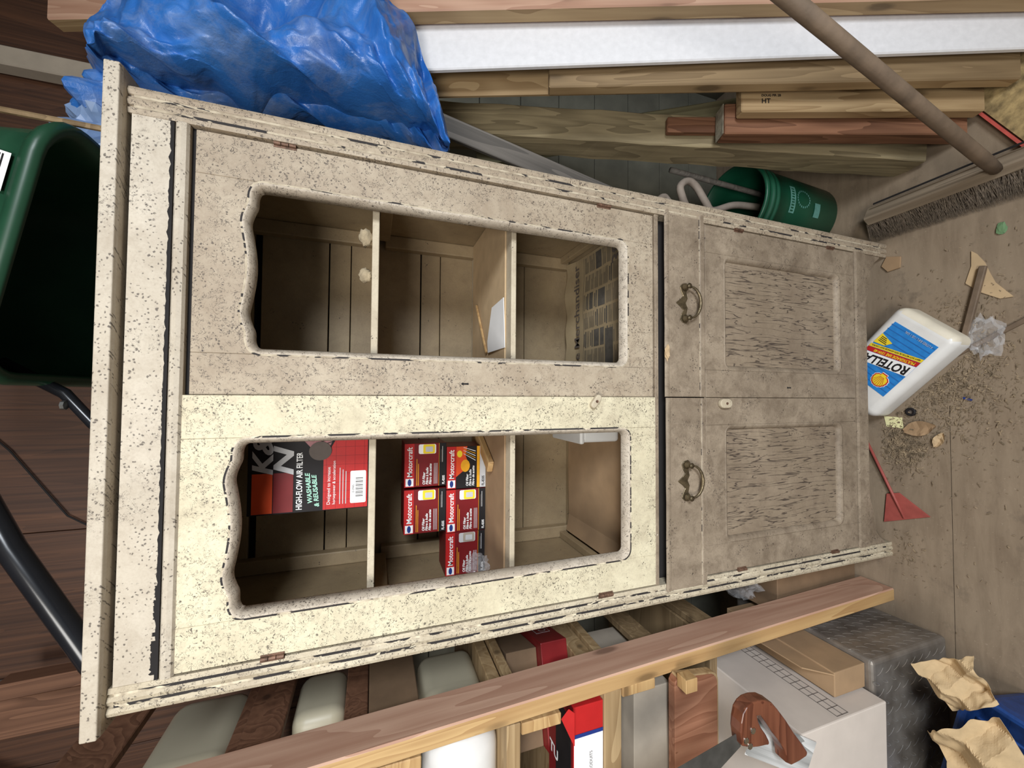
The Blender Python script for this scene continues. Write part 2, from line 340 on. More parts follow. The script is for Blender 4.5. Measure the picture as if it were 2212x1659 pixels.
# ragged paint loss (bare dark wood); full-width strip paints in the gap's shade
def ragged(name, x0, x1, z0, z1, seed, y=.0004, n=28, parent=CAB):
    up = [(x0+(x1-x0)*i/n, z1+(z1-z0)*.55*noise.noise(Vector((i*.5, seed, 0)))*(1 if 0 < i < n else 0)) for i in range(n+1)]
    lo = [(x1-(x1-x0)*i/n, z0) for i in range(n+1)]
    b = MB(); b.prism(up+lo, y, y+.001, lambda u, v, w: Vector((u, w, v))); return b.build(name, MAT['black'], parent)
ragged('paint_loss_and_gap_shade', -.437, -.385, 1.8405, 1.8475, 1); ragged('paint_loss_and_gap_shade', -.378, -.372, 1.8405, 1.846, 2); ragged('paint_loss_and_gap_shade', -.352, -.322, 1.8405, 1.8455, 3)
ragged('paint_loss_and_gap_shade', -.318, -.30, 1.8405, 1.8445, 5); ragged('paint_loss_and_gap_shade', -.05, .01, 1.840, 1.843, 4); ragged('paint_loss_and_gap_shade', -.446, .446, 1.8375, 1.8425, 8, .0002, 160)
# reeded corner stiles down to the floor
for s in (-1, 1):
    prof = [(.4455, .0), (.4535, -.0015), (.4552, .0022), (.4572, .0022), (.4585, -.001), (.464, -.0035), (.4705, -.001), (.4718, .0022), (.4738, .0022), (.4755, -.001), (.4815, -.0035), (.4875, -.001), (.49, .003), (.49, .045), (.4455, .045)]
    b = MB(); b.prism([(s*x, y) for x, y in prof], 0, 1.898, lambda u, v, w: Vector((u, v, w)))
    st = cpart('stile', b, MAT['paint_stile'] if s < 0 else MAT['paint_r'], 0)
    for x in (.4562, .4728):
        cpart('groove', MB().box(min(s*(x-.0021), s*(x+.0021)), max(s*(x-.0021), s*(x+.0021)), -.0012, .004, .03, 1.89), MAT['loss_l' if s < 0 else 'loss_r'], 0, st)
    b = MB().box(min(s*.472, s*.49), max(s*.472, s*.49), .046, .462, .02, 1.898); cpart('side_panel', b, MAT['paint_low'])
    # inside lining of the side and corner post at the back
    b = MB().box(min(s*.462, s*.4715), max(s*.462, s*.4715), .046, YB, .86, 1.895); cpart('side_lining', b, MAT['inside'])
    b = MB().box(min(s*.425, s*.4615), max(s*.425, s*.4615), YB-.03, YB-.001, .912, 1.50); cpart('corner_post', b, MAT['inside'], .003)
    b = MB().box(min(s*.425, s*.4615), max(s*.425, s*.4615), YB-.03, YB-.001, 1.533, 1.895); cpart('corner_post', b, MAT['inside'], .003)
    b = MB().box(min(s*.44, s*.4615), max(s*.44, s*.4615), .05, YB-.032, .925, .945); cpart('side_cleat', b, MAT['inside'], .002)
    b = MB().box(min(s*.44, s*.4615), max(s*.44, s*.4615), .05, YB-.032, 1.195, 1.224); cpart('side_cleat', b, MAT['inside'], .002)
    b = MB().box(min(s*.44, s*.4615), max(s*.44, s*.4615), .05, YB-.032, 1.488, 1.517); cpart('side_cleat', b, MAT['inside'], .002)
# back boards, laid level, with a dark slot at the top
zs = [(.04, .45), (.452, .865), (.867, 1.06), (1.0625, 1.3365), (1.339, 1.394), (1.398, 1.5905), (1.593, 1.6465), (1.650, 1.812), (1.83, 1.897)]
for z0, z1 in zs: cpart('back_board', MB().box(-.4715, .4715, YB, YB+.014, z0, z1), MAT['inside'], .0012)
cpart('back_liner', MB().box(-.4715, .4715, YB+.02, YB+.03, .04, 1.897), MAT['black'], 0)
# shelves
cpart('shelf', MB().box(-.4612, .4612, .05, YB-.001, 1.519, 1.5325), MAT['shelfedge'], .002)
cpart('shelf', MB().box(-.4612, .4612, .05, YB-.001, 1.2265, 1.2385), MAT['shelfedge'], .002)
cpart('cupboard_floor', MB().box(-.4612, .4612, .03, YB-.001, .895, .9075), MAT['inside'], .002)
cpart('cupboard_ceiling', MB().box(-.4612, .4612, .03, YB-.001, 1.873, 1.8975), MAT['inside'], .002)
# rails between doors and drawers
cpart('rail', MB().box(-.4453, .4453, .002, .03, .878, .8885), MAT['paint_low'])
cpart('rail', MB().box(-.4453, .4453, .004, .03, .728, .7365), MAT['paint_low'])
cpart('drawer_gap_shade', MB().box(-.4453, .4453, .031, .036, .735, .895), MAT['black'], 0)  # black plate stands in for the shade in the gap above the drawers
cpart('dust_board', MB().box(-.4453, .4453, .031, YB-.001, .70, .726), MAT['inside'], 0)
# bottom rail and shaped apron
br = MB(); br.prism([(.0, .1045), (-.003, .108), (-.003, .148), (.0, .1545), (.02, .1545), (.02, .1045)], -.4452, .4452, lambda u, v, w: Vector((w, u, v)))
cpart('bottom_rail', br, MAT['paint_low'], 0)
half = [(.4452, .1040), (.4452, .028), (.438, .032), (.425, .052), (.405, .07), (.375, .078), (.34, .081), (.322, .088), (.30, .0945), (.28, .096)]
poly = [(x, z) for x, z in half] + [(-x, z) for x, z in reversed(half)]
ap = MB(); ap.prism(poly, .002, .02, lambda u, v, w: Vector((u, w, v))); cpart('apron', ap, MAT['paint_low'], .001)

# ---- upper doors
def smooth_curve(pts, per=6):
    out = []
    P = [pts[0]]+pts+[pts[-1]]
    for i in range(1, len(P)-2):
        for k in range(per):
            t = k/per; a, b, c, d = (Vector(P[j]) for j in (i-1, i, i+1, i+2))
            out.append(tuple(.5*((2*b)+(c-a)*t+(2*a-5*b+4*c-d)*t*t+(3*b-a-3*c+d)*t*t*t)))
    out.append(pts[-1]); return out
TOP = [(.0, .0), (.006, .012), (.020, .0185), (.037, .0195), (.045, .0225), (.060, .0275), (.075, .029), (.095, .0255), (.125, .021), (.150, .0195), (.175, .021), (.205, .0255), (.225, .029), (.240, .0275), (.255, .0225), (.263, .0195), (.280, .0185), (.294, .012), (.300, .0)]
TOP = smooth_curve(TOP, 3)                                          # shaped head of the door opening, from meeting side to hinge side
def arc(cx, cz, r, a0, a1, n=6): return [(cx+r*math.cos(a0+(a1-a0)*i/n), cz+r*math.sin(a0+(a1-a0)*i/n)) for i in range(n+1)]
def upper_door(s, y0, x_in, x_out, zt, m_st, m_rl, m_edge, o_in, zhead, label):
    """s: side; x_in, x_out: meeting and hinge edges (distance from the middle); o_in: meeting side of the opening"""
    d = empty('door', None, None); d.parent = CAB; d['label'] = label
    X = lambda x: s*x
    zb = .8905; th = .021; o_out = o_in+.300
    f = lambda u, v, w: Vector((X(u), w, v))
    def member(pts, name, mat): b = MB(); b.prism(pts, y0, y0+th, f); return b.build(name, mat, d, .0007, 1)
    member(rect(x_in, o_in-.0003, zb, zt), 'door_stile', m_st); member(rect(o_out+.0003, x_out, zb, zt), 'door_stile', m_st)
    head = [(o_in+u, zhead+v) for u, v in TOP]
    member([(o_in, zt)]+head+[(o_out, zt)], 'door_rail', m_rl)
    zo = .962; r = .022
    low = arc(o_in+r, zo+r, r, PI, 1.5*PI)+arc(o_out-r, zo+r, r, 1.5*PI, 2*PI)
    member([(o_in, zb)]+low+[(o_out, zb)], 'door_rail', m_rl)
    # rounded inner edge of the opening, running right round
    def loop(inset, y):
        cx, cz = (o_in+o_out)/2, 1.35; L = []
        full = [(u, v) for u, v in head]+list(reversed(low)); N = len(full)
        for i in range(N):
            a, b2 = Vector(full[(i-1) % N]), Vector(full[(i+1) % N]); t = (b2-a).normalized() if (b2-a).length > 1e-6 else Vector((1, 0)); nrm = Vector((t.y, -t.x))
            c = Vector((cx, cz))-Vector(full[i])
            if nrm.dot(c) < 0: nrm = -nrm
            q = Vector(full[i])+nrm*inset; L.append(Vector((X(q.x), y, q.y)))
        return L
    b = MB(); b.loft([loop(-.0005, y0+.0045), loop(.0, y0-.0006), loop(.0018, y0-.0008), loop(.0045, y0+.0012), loop(.0085, y0+.0075), loop(.0105, y0+.0135), loop(.0110, y0+.020), loop(.0110, y0+th+.001), loop(-.001, y0+th+.001)])
    b.build('moulding', m_edge, d, smooth=True)
    # dark line where the paint has parted along the moulding
    b = MB(); b.loft([loop(-.0026, y0-.0005), loop(.0006, y0-.0007), loop(.0006, y0+.002), loop(-.0026, y0+.002)])
    b.build('paint_crack', MAT['loss_l'] if s < 0 else MAT['loss_r'], d)
    for z in (1.68, 1.028): hinge(X(x_out+.0012), y0, z, d, .036)
    return d
def hinge(x, y0, z, parent, h):
    b = MB()
    for k in range(3):
        z0 = z-h/2+k*h/3; b.loft([[(x+.0036*math.cos(2*PI*i/8), y0-.0025+.0036*math.sin(2*PI*i/8), zz) for i in range(8)] for zz in (z0+.0006, z0+h/3-.0006)], True, (True, True))
    b.box(x-.006, x+.006, y0-.0012, y0+.001, z-h/2, z+h/2)
    b.build('hinge', MAT['iron'], parent)
dr = upper_door(1, .007, .0006, .4425, 1.8105, MAT['paint_r'], MAT['paint_r'], MAT['paint_edge'], .0705, 1.714, 'right upper door set a little back, grimier paint with shade painted in')
dl = upper_door(-1, -.001, .0, .4415, 1.8165, MAT['paint_l'], MAT['paint_l'], MAT['paint_edge'], .0715, 1.7265, 'left upper door with a wooden turn button')
def keyhole(x, z, y, parent):
    b = MB(); b.prism(ellipse(0, .003, .0025, .003, 10), -.0006, .002, lambda u, v, w: Vector((x+u, y+w, z+v))); b.prism([(-.0012, .001), (.0012, .001), (.002, -.009), (-.002, -.009)], -.0006, .002, lambda u, v, w: Vector((x+u, y+w, z+v)))
    b.build('keyhole', MAT['black'], parent)
keyhole(.025, 1.353, .007, dr)
# turn buttons
def turn_button(x, z, y, ang, L, w, parent):
    c, s_ = math.cos(ang), math.sin(ang); pts = arc(L/2, 0, w/2, -PI/2, PI/2)+arc(-L/2, 0, w/2, PI/2, 1.5*PI)
    b = MB(); b.prism([(u*c-v*s_, u*s_+v*c) for u, v in pts], 0, .011, lambda u, v, w_: Vector((x+u, y-w_, z+v))); o = b.build('turn_button', MAT['shelfedge'], parent, .003, 3)
    MB().prism(ellipse(0, -0.0, .003, .003, 10), 0, .0022, lambda u, v, w_: Vector((x+u, y-.011-w_, z+v))).build('screw', MAT['iron'], o)
turn_button(-.010, 1.057, -.001, 2.5, .020, .015, dl)

# ---- drawers
def drawer(s, x0, x1, y0):
    d = empty('drawer', None, None); d.parent = CAB
    xa, xb = sorted((s*x0, s*x1)); prof = [(.003, .738), (.0, .738), (-.003, .741), (-.0035, .752), (-.001, .7545), (-.001, .849), (-.004, .8525), (-.004, .858), (.0, .8615), (.0015, .8612), (.003, .84)]
    b = MB(); n = 24
    loops = []
    for i in range(n+1):
        x = xa+(xb-xa)*i/n; loops.append([Vector((x, y0+u, v+.0006*noise.noise(Vector((x*25, v*9, s)))))for u, v in prof])
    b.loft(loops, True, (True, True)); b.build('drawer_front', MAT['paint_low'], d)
    MB().box(xa+.004, xb-.004, y0-.0016, y0+.001, .7535, .7555).build('groove', MAT['loss_r'], d)
    MB().box(xa+.02, xb-.02, y0+.0035, .028, .742, .80).build('drawer_box', MAT['inside'], d)
    cx = s*.233 if s > 0 else -.203; zc = .803
    h = MB()                                                       # pressed brass plate: crest in the middle, two rosettes
    plate = [(-.048, .006), (-.040, .014), (-.028, .010), (-.018, .004), (-.010, .012), (.0, .026), (.010, .012), (.018, .004), (.028, .010), (.040, .014), (.048, .006), (.050, -.006), (.040, -.013), (.028, -.006), (.012, -.010), (.0, -.004), (-.012, -.010), (-.028, -.006), (-.040, -.013), (-.050, -.006)]
    h.prism(plate, 0, .0025, lambda u, v, w: Vector((cx+u, y0-.001-w, zc+v))); pl = h.build('handle_plate', MAT['brass'], d, .001, 1)
    for k in (-1, 1):
        b = MB(); b.lathe([(.0, .0), (.008, .0005), (.0095, .004), (.006, .008), (.0045, .014), (.007, .017), (.0, .019)], seg=12)
        b.build('rosette', MAT['brass'], pl, smooth=True, matrix=Matrix.Translation((cx+k*.039, y0-.0035, zc)) @ Matrix.Rotation(PI/2, 4, 'X'))
    pts = [(cx+.039*math.cos(a), y0-.016+.004*math.sin(a)*0-.004*math.sin(a), zc-.034*math.sin(a)**.8 if math.sin(a) > 0 else zc) for a in [PI*i/16 for i in range(17)]]
    MB().tube(pts, [.0022+.0018*math.sin(PI*i/16) for i in range(17)], 8).build('bail', MAT['brass'], pl, smooth=True)
    return d
d1 = drawer(1, .0015, .461, .0); d2_ = drawer(-1, .0012, .461, -.003)
ch = MB().blob((.108, -.005, .858), (.019, .006, .0055), 3, .6, 14, 8, 3); ch.build('splintered_edge', MAT['cardboard_tan'], d1)

# ---- lower doors
def rrect(x0, x1, z0, z1, r, n=5): return arc(x1-r, z1-r, r, 0, PI/2, n)+arc(x0+r, z1-r, r, PI/2, PI, n)+arc(x0+r, z0+r, r, PI, 1.5*PI, n)+arc(x1-r, z0+r, r, 1.5*PI, 2*PI, n)
def lower_door(s, y0):
    d = empty('door', None, None); d.parent = CAB; d['label'] = ('right' if s > 0 else 'left')+' lower door with a sunken checked panel'
    x0, x1, z0, z1 = .0006, .4425, .1570, .7335; p0, p1, q0, q1 = .070, .371, .218, .671; th = .02
    f = lambda u, v, w: Vector((s*u, w, v))
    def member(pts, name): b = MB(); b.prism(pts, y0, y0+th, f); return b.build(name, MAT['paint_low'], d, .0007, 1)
    r = .024
    member(rect(x0, p0-.0003, z0, z1), 'door_stile'); member(rect(p1+.0003, x1, z0, z1), 'door_stile')
    member([(p0, z1)]+list(reversed(arc(p1-r, q1-r, r, 0, PI/2)+arc(p0+r, q1-r, r, PI/2, PI)))[0:]+[(p1, z1)], 'door_rail')
    member([(p0, z0)]+arc(p0+r, q0+r, r, PI, 1.5*PI)+arc(p1-r, q0+r, r, 1.5*PI, 2*PI)+[(p1, z0)], 'door_rail')
    def L(i, y): return [Vector((s*u, y, v)) for u, v in rrect(p0+i, p1-i, q0+i, q1-i, max(.004, r-i))]
    b = MB(); b.loft([L(-.0005, y0+.004), L(0, y0-.0003), L(.003, y0), L(.009, y0+.004), L(.013, y0+.011), L(.0135, y0+.0145)]); b.build('moulding', MAT['paint_low'], d, smooth=True)
    MB().box(min(s*p0, s*p1), max(s*p0, s*p1), y0+.0125, y0+.018, q0, q1).build('panel', MAT['paint_panel'], d)
    for z in (.62, .262): hinge(s*(x1+.0012), y0, z, d, .03)
    return d
lr = lower_door(1, .001); ll = lower_door(-1, .001)
keyhole(.028, .44, .001, lr)
turn_button(-.0150, .676, .001, 1.57, .016, .024, ll)

# ------------------------------------------------------------------ shared builders
def rbox(b, x0, x1, y0, y1, z0, z1, r, n=4, m=None):
    """box with rounded edges all round"""
    cx, cy = (x0+x1)/2, (y0+y1)/2; loops = []
    for zz, ins in [(z0+r-r*math.cos(a), r-r*math.sin(a)) for a in [PI/2*i/n for i in range(n+1)]] + [(z1-r+r*math.sin(a), r-r*math.cos(a)) for a in [PI/2*i/n for i in range(n+1)]]:
        q = [Vector((u, v, zz)) for u, v in rrect(x0+ins, x1-ins, y0+ins, y1-ins, max(.0008, r*1.0-ins*.98), n)]
        loops.append([m @ p for p in q] if m is not None else q)
    return b.loft(loops, True, (True, True))
def second_mat(o, mat, test):
    o.data.materials.append(mat)
    for p in o.data.polygons:
        if test(p.normal): p.material_index = 1

# ------------------------------------------------------------------ inside the cupboard
# air filter box on the top shelf
K = empty('air_filter_box', 'red and black air filter carton standing on the top shelf of the cupboard', 'carton', (-.247, .16, 1.5327))
KW, KH, KD = .215, .232, .16
MB().box(0, KW, 0, KD, 0, KH).build('carton', MAT['ink'], K, .0012)
km = plane_m((0, -.0004, 0), (1, 0, 0), (0, 0, 1))
def kp(name, pts, mat, lift=.0002): return patch(name, pts, Matrix.Translation((0, -lift, 0)) @ km, mat, K)
kp('printed_panel', rect(.002, KW-.002, .003, .092), MAT['red']); kp('printed_panel', rect(.003, .085, .187, .224), MAT['orange']); kp('printed_panel', rect(.003, .085, .149, .1855), MAT['darkred'])
for i in range(11): kp('grid_line', rect(.002+i*.019, .0024+i*.019, .003, .092), MAT['darkred'], .0005)
for i in range(5): kp('grid_line', rect(.002, KW-.002, .01+i*.019, .0104+i*.019), MAT['darkred'], .0005)
def kt(s, x, y, size, mat, bold=0, shear=0, sx=1.0, align='LEFT', rot=0): return text(s, size, km @ Matrix.Translation((x, y, .0012)) @ Matrix.Rotation(rot, 4, 'Z'), mat, K, 'lettering', align, bold, shear, sx)
kt('K&', .080, .188, .05, MAT['silver'], .0016, .25, 1.25); kt('N', .078, .150, .05, MAT['silver'], .0016, .25, 1.4)
kt('HIGH-FLOW AIR FILTER', .006, .132, .0160, MAT['white'], .0003, 0, .71)
kt('WASHABLE', .018, .112, .0125, MAT['mint'], .0004, .2, 1.0, rot=.10); kt('& REUSABLE', .010, .099, .0125, MAT['mint'], .0004, .2, 1.0, rot=.10)
kt('Designed to increase', .012, .078, .0095, MAT['white']); kt('horsepower & acceleration', .012, .068, .0085, MAT['white'])
for i in range(3): kp('small_print', rect(.012, .09-.004*i, .058-.006*i, .0596-.006*i), MAT['silver'], .0007)
kp('barcode_label', rrect(.012, .082, .006, .038, .003), MAT['white'], .0006)
kt('E-0945', .035, .030, .006, MAT['ink'])
for i in range(16): kp('barcode_bar', rect(.026+i*.0026, .026+i*.0026+(.0006 if i % 3 else .0014), .012, .027), MAT['ink'], .0011)
cone = MB(); cone.prism([(.110, .125), (.155, .148), (.205, .148), (.205, .06), (.185, .05), (.12, .085)], 0, .0004, lambda u, v, w: Vector((u, -.0012-w, v))); cone.build('filter_picture', MAT['ink'], K)
cp = MB(); cp.prism([(.128, .110), (.165, .142), (.202, .142), (.202, .075), (.172, .068), (.14, .078)], 0, .0004, lambda u, v, w: Vector((u, -.0018-w, v))); cp.build('filter_picture', flat('pink_pleats', (.30, .12, .13), .6, 0, .2, 200), K)
for i in range(9):
    kp('pleat', [(.136+i*.0075, .106+.0035*i), (.1375+i*.0075, .106+.0035*i), (.149+i*.006, .072+.001*i), (.1475+i*.006, .072+.001*i)], MAT['ink'], .0022)
kp('filter_end', ellipse(.128, .098, .020, .022), MAT['inkgrey'], .0026)

# oil filter cartons on the middle shelf
def oil_box(x, z, y, tilt, label, kind=0, dim=False):
    w, h, d = .1085, .1035, .098; o = empty('oil_filter_box', label, 'carton', (x, y, z), 'oil filter cartons stacked on the middle shelf'); o.rotation_euler.z = tilt
    MB().box(0, w, 0, d, 0, h).build('carton', MAT['darkred'], o, .001)
    m = plane_m((0, -.0003, 0), (1, 0, 0), (0, 0, 1))
    P_ = lambda nm, pts, mat, l=.0002: patch(nm, pts, Matrix.Translation((0, -l, 0)) @ m, mat, o)
    T_ = lambda s, x, y_, size, mat, bold=0, sh=0, sx=1.0: text(s, size, m @ Matrix.Translation((x, y_, .0012)), mat, o, 'lettering', 'LEFT', bold, sh, sx)
    P_('printed_band', rect(.0005, w-.0005, h-.024, h-.0008), MAT['red'])
    T_('Motorcraft', .0255, h-.019, .0175, MAT['white'], .0003, 0, .95)
    P_('logo_square', rect(.003, .022, h-.0225, h-.0035), MAT['white'], .0005); P_('logo_oval', ellipse(.0125, h-.013, .0085, .0045), MAT['navy'], .0009); T_('Ford', .0072, h-.015, .0058, MAT['silver'], 0, .2)
    if kind == 0:
        P_('printed_band', rect(.0005, w-.0005, .0005, .0175), MAT['ink']); P_('gold_line', rect(.0005, w-.0005, .0178, .0186), MAT['amber'], .0004)
        for i in range(2): P_('small_print', rect(.004, .07-.012*i, h-.031-.004*i, h-.0296-.004*i), MAT['amber'], .0004)
        T_('FL-820S', .004, .004, .0085, MAT['white'], .0002, 0, .8); P_('small_print', rect(.06, .10, .009, .0103), MAT['silver'], .0004); P_('small_print', rect(.06, .092, .012, .0133), MAT['inkgrey'], .0004)
        P_('filter_picture', rrect(.082, .106, .026, .069, .004), MAT['white'] if not dim else MAT['silver'], .0004); P_('filter_picture', rrect(.0825, .1055, .029, .058, .003), MAT['yellow'] if not dim else MAT['greyboard'], .0008); P_('filter_picture', rrect(.087, .10, .034, .052, .002), MAT['silver'], .0012)
        ink = MAT['white']
        for i in range(3): P_('small_print', rect(.006, .058, .0225+.0035*i, .0237+.0035*i), MAT['silver'], .0004)
    else:
        P_('printed_band', rect(.0005, w-.0005, .0005, .016), MAT['silver']); P_('printed_band', rect(.0005, w-.0005, .0165, .024), MAT['amber']); P_('picture', rect(.0005, w-.0005, .0245, h-.0245), MAT['ink'])
        P_('picture', [(.03, .079), (.108, .079), (.108, .05), (.085, .055), (.06, .045), (.045, .06)], MAT['orange'], .0005); P_('picture', ellipse(.058, .055, .016, .012, 14), MAT['amber'], .0008); P_('picture', ellipse(.089, .07, .009, .007, 12), MAT['yellow'], .0009)
        for i in range(5): P_('streak', [(.07+.006*i, .028), (.072+.006*i, .028), (.09+.004*i, .06), (.089+.004*i, .06)], MAT['amber'] if i % 2 else MAT['white'], .001)
        T_('FL-820S', .004, .004, .010, MAT['ink'], .0002, 0, .8); ink = MAT['white']
    T_('Oil Filter', .005, .053-.006*kind, .0085, ink, .0002, .2); T_('Filtre \u00e0 huile', .005, .045-.006*kind, .0085, ink, .0002, .2); T_('Filtro de aceite', .005, .037-.006*kind, .0085, ink, .0002, .2)
    return o
YF = .235; ZS = 1.2432
oil_box(-.239, ZS, YF, .0, 'orange and silver oil filter carton at the right end of the bottom row', 1)
oil_box(-.350, ZS, YF, .01, 'dark red oil filter carton in the middle of the bottom row')
oil_box(-.4605, ZS, YF+.004, .0, 'dark red oil filter carton at the shaded left end of the bottom row', 0, True)  # dim: shade at this end is put into duller picture colours
oil_box(-.228, ZS+.1047, YF, .0, 'dark red oil filter carton on top, above the orange one')
oil_box(-.343, ZS+.1047, YF, .012, 'dark red oil filter carton on top, left of its neighbour')
# liners and bits
tag(MB().box(.075, .46, .085, YB-.032, 1.2387, 1.2425).build('shelf_liner', MAT['cardboard_tan'], None, .001, 1), 'thin tan board lining the middle shelf behind the right door', 'board')
tag(MB().box(-.46, .02, .08, YB-.032, 1.2387, 1.2428).build('shelf_liner', MAT['cardboard'], None, .001, 1), 'brown board under the oil filter cartons', 'board')
c = MB(); c.prism([(0, 0), (.118, .012), (.112, .10), (.03, .135), (.0, .13)], 0, .0012, lambda u, v, w: Vector((.112+u, .078+v, 1.2430+w+.018*v/.13*0+.03*max(0, v-.02))))
tag(c.build('index_card', MAT['white']), 'white card lying at the front of the middle shelf', 'card')
tag(MB().tube([(.262, .335, 1.2465), (.115, .225, 1.2465)], .0035, 6).build('pencil', MAT['goldfir']), 'thin wooden pencil lying on the tan shelf board', 'pencil')
tag(board('wood_scrap', (-.10, .30, 1.2585), (-.175, .16, 1.2585), (0, 0, 1), .030, .0145, MAT['goldfir']), 'offcut of pale wood beside the orange oil filter carton', 'offcut')
for i, (x, y, z, r, l) in enumerate(((.322, .072, 1.5455, (.017, .011, .0125), 'right lump of dried mud nest on the top shelf edge'), (.242, .066, 1.5445, (.014, .010, .0115), 'left lump of dried mud nest on the top shelf edge'))):
    tag(MB().blob((x, y, z), r, i+2, .5, 16, 10, 2.4).build('mud_nest', MAT['nest'], smooth=True), l, 'nest')
# newspaper lining the bottom compartment on the right, cardboard on the left
def sheet(name, x0, x1, y0, y1, zf, mat, nx=30, ny=24, t=.0008, edge=None):
    b = MB(); top = []; 
    for j in range(ny+1):
        for i in range(nx+1):
            u, v = i/nx, j/ny; x = x0+(x1-x0)*u; y = y0+(y1-y0)*v
            if edge: x, y = edge(u, v, x, y)
            top.append((x, y, zf(u, v)))
    n = len(top); fs = []
    for j in range(ny):
        for i in range(nx):
            a = j*(nx+1)+i; fs.append((a, a+1, a+nx+2, a+nx+1)); fs.append((n+a, n+a+nx+1, n+a+nx+2, n+a+1))
    rim = [i for i in range(nx+1)]+[j*(nx+1)+nx for j in range(1, ny+1)]+[ny*(nx+1)+i for i in range(nx-1, -1, -1)]+[j*(nx+1) for j in range(ny-1, 0, -1)]
    for k in range(len(rim)): a, c_ = rim[k], rim[(k+1) % len(rim)]; fs.append((a, n+a, n+c_, c_))
    b.add(top+[(x, y, z-t) for x, y, z in top], fs); return b.build(name, mat, smooth=False)
def nz(u, v): return .912+.004*noise.noise(Vector((u*4, v*3, 5)))+.014*max(0, v-.86)/.14*(1+.6*noise.noise(Vector((u*6, 1, 2))))
NP = sheet('newspaper', .02, .436, .045, .395, nz, MAT['news']); tag(NP, 'yellowed old newspaper lining the bottom of the right compartment', 'newspaper')
hm = plane_m((.075, .318, .9168), (1, 0, 0), (0, 1, 0)); text('the Merchandiser', .046, hm @ Matrix.Rotation(.02, 4, 'Z'), MAT['inkgrey'], NP, 'lettering', 'LEFT', .0004, 0, 1.05)
pb_ = MB(); rn = random.Random(5)
def npt(x, y): return (x, y, nz((x-.02)/.416, (y-.045)/.35)+.0007)
def nq(x0, x1, y0, y1):
    x1 = min(x1, .430); k = max(1, int(abs(x1-x0)/.02))
    for i in range(k): xa, xb = x0+(x1-x0)*i/k, x0+(x1-x0)*(i+1)/k; pb_.add([npt(xa, y0), npt(xb, y0), npt(xb, y1), npt(xa, y1)], [(0, 1, 2, 3)])
for c_ in range(7):
    xa = .035+c_*.057; y = .05
    while y < .295:
        r_ = rn.random()
        if r_ < .16: h_ = rn.uniform(.018, .04); nq(xa, xa+rn.choice((.05, .05, .1)), y, min(.3, y+h_)); y += h_+.006
        elif r_ < .32: nq(xa, xa+.05, y, y+.006); nq(xa+.004, xa+.044, y+.009, y+.0145); y += .021
        else:
            for q in range(rn.randint(5, 12)):
                if y < .298: nq(xa+rn.uniform(0, .002), xa+.05-rn.choice((0, 0, 0, .015)), y, y+.0011)
                y += .0026
            y += .004
nq(.03, .43, .302, .3035); pb_.build('printed_columns', flat('faded_ink', (.085, .075, .062), .9, 0, .3, 40), NP)
text('39', .06, plane_m((.36, .10, .9168), (1, 0, 0), (0, 1, 0)), MAT['inkgrey'], NP, 'lettering', bold=.0005)
def cz(u, v): return .9125+.010*(1-u)*(1-u)*0+.005*math.sin(u*3.0)*v+.012*max(0, .12-u)/.12
CL = sheet('cardboard_liner', -.436, -.03, .06, .392, cz, MAT['cardboard'], 16, 12, .003); tag(CL, 'stained brown cardboard lining the bottom of the left compartment', 'cardboard')
wt = empty('plastic_tray', 'white plastic tray standing behind the middle stile in the bottom compartment', 'tray', (-.072, .19, .917))
b = MB(); rbox(b, -.045, .05, -.085, .075, 0, .11, .010); b.build('tray_body', MAT['jugwhite'], wt, smooth=True); b = MB(); rbox(b, -.048, .053, -.088, .078, .105, .118, .005); b.build('tray_rim', MAT['jugwhite'], wt, smooth=True)
def crumple(name, c, r, seed, mat, amp=.55, seg=28, rings=18, freq=2.6): return MB().blob(c, r, seed, amp, seg, rings, freq).build(name, mat)
tag(crumple('plastic_bag', (-.425, .195, 1.272), (.028, .026, .026), 4, MAT['clear']), 'crumpled clear plastic bag at the left end of the oil filter cartons', 'plastic bag')

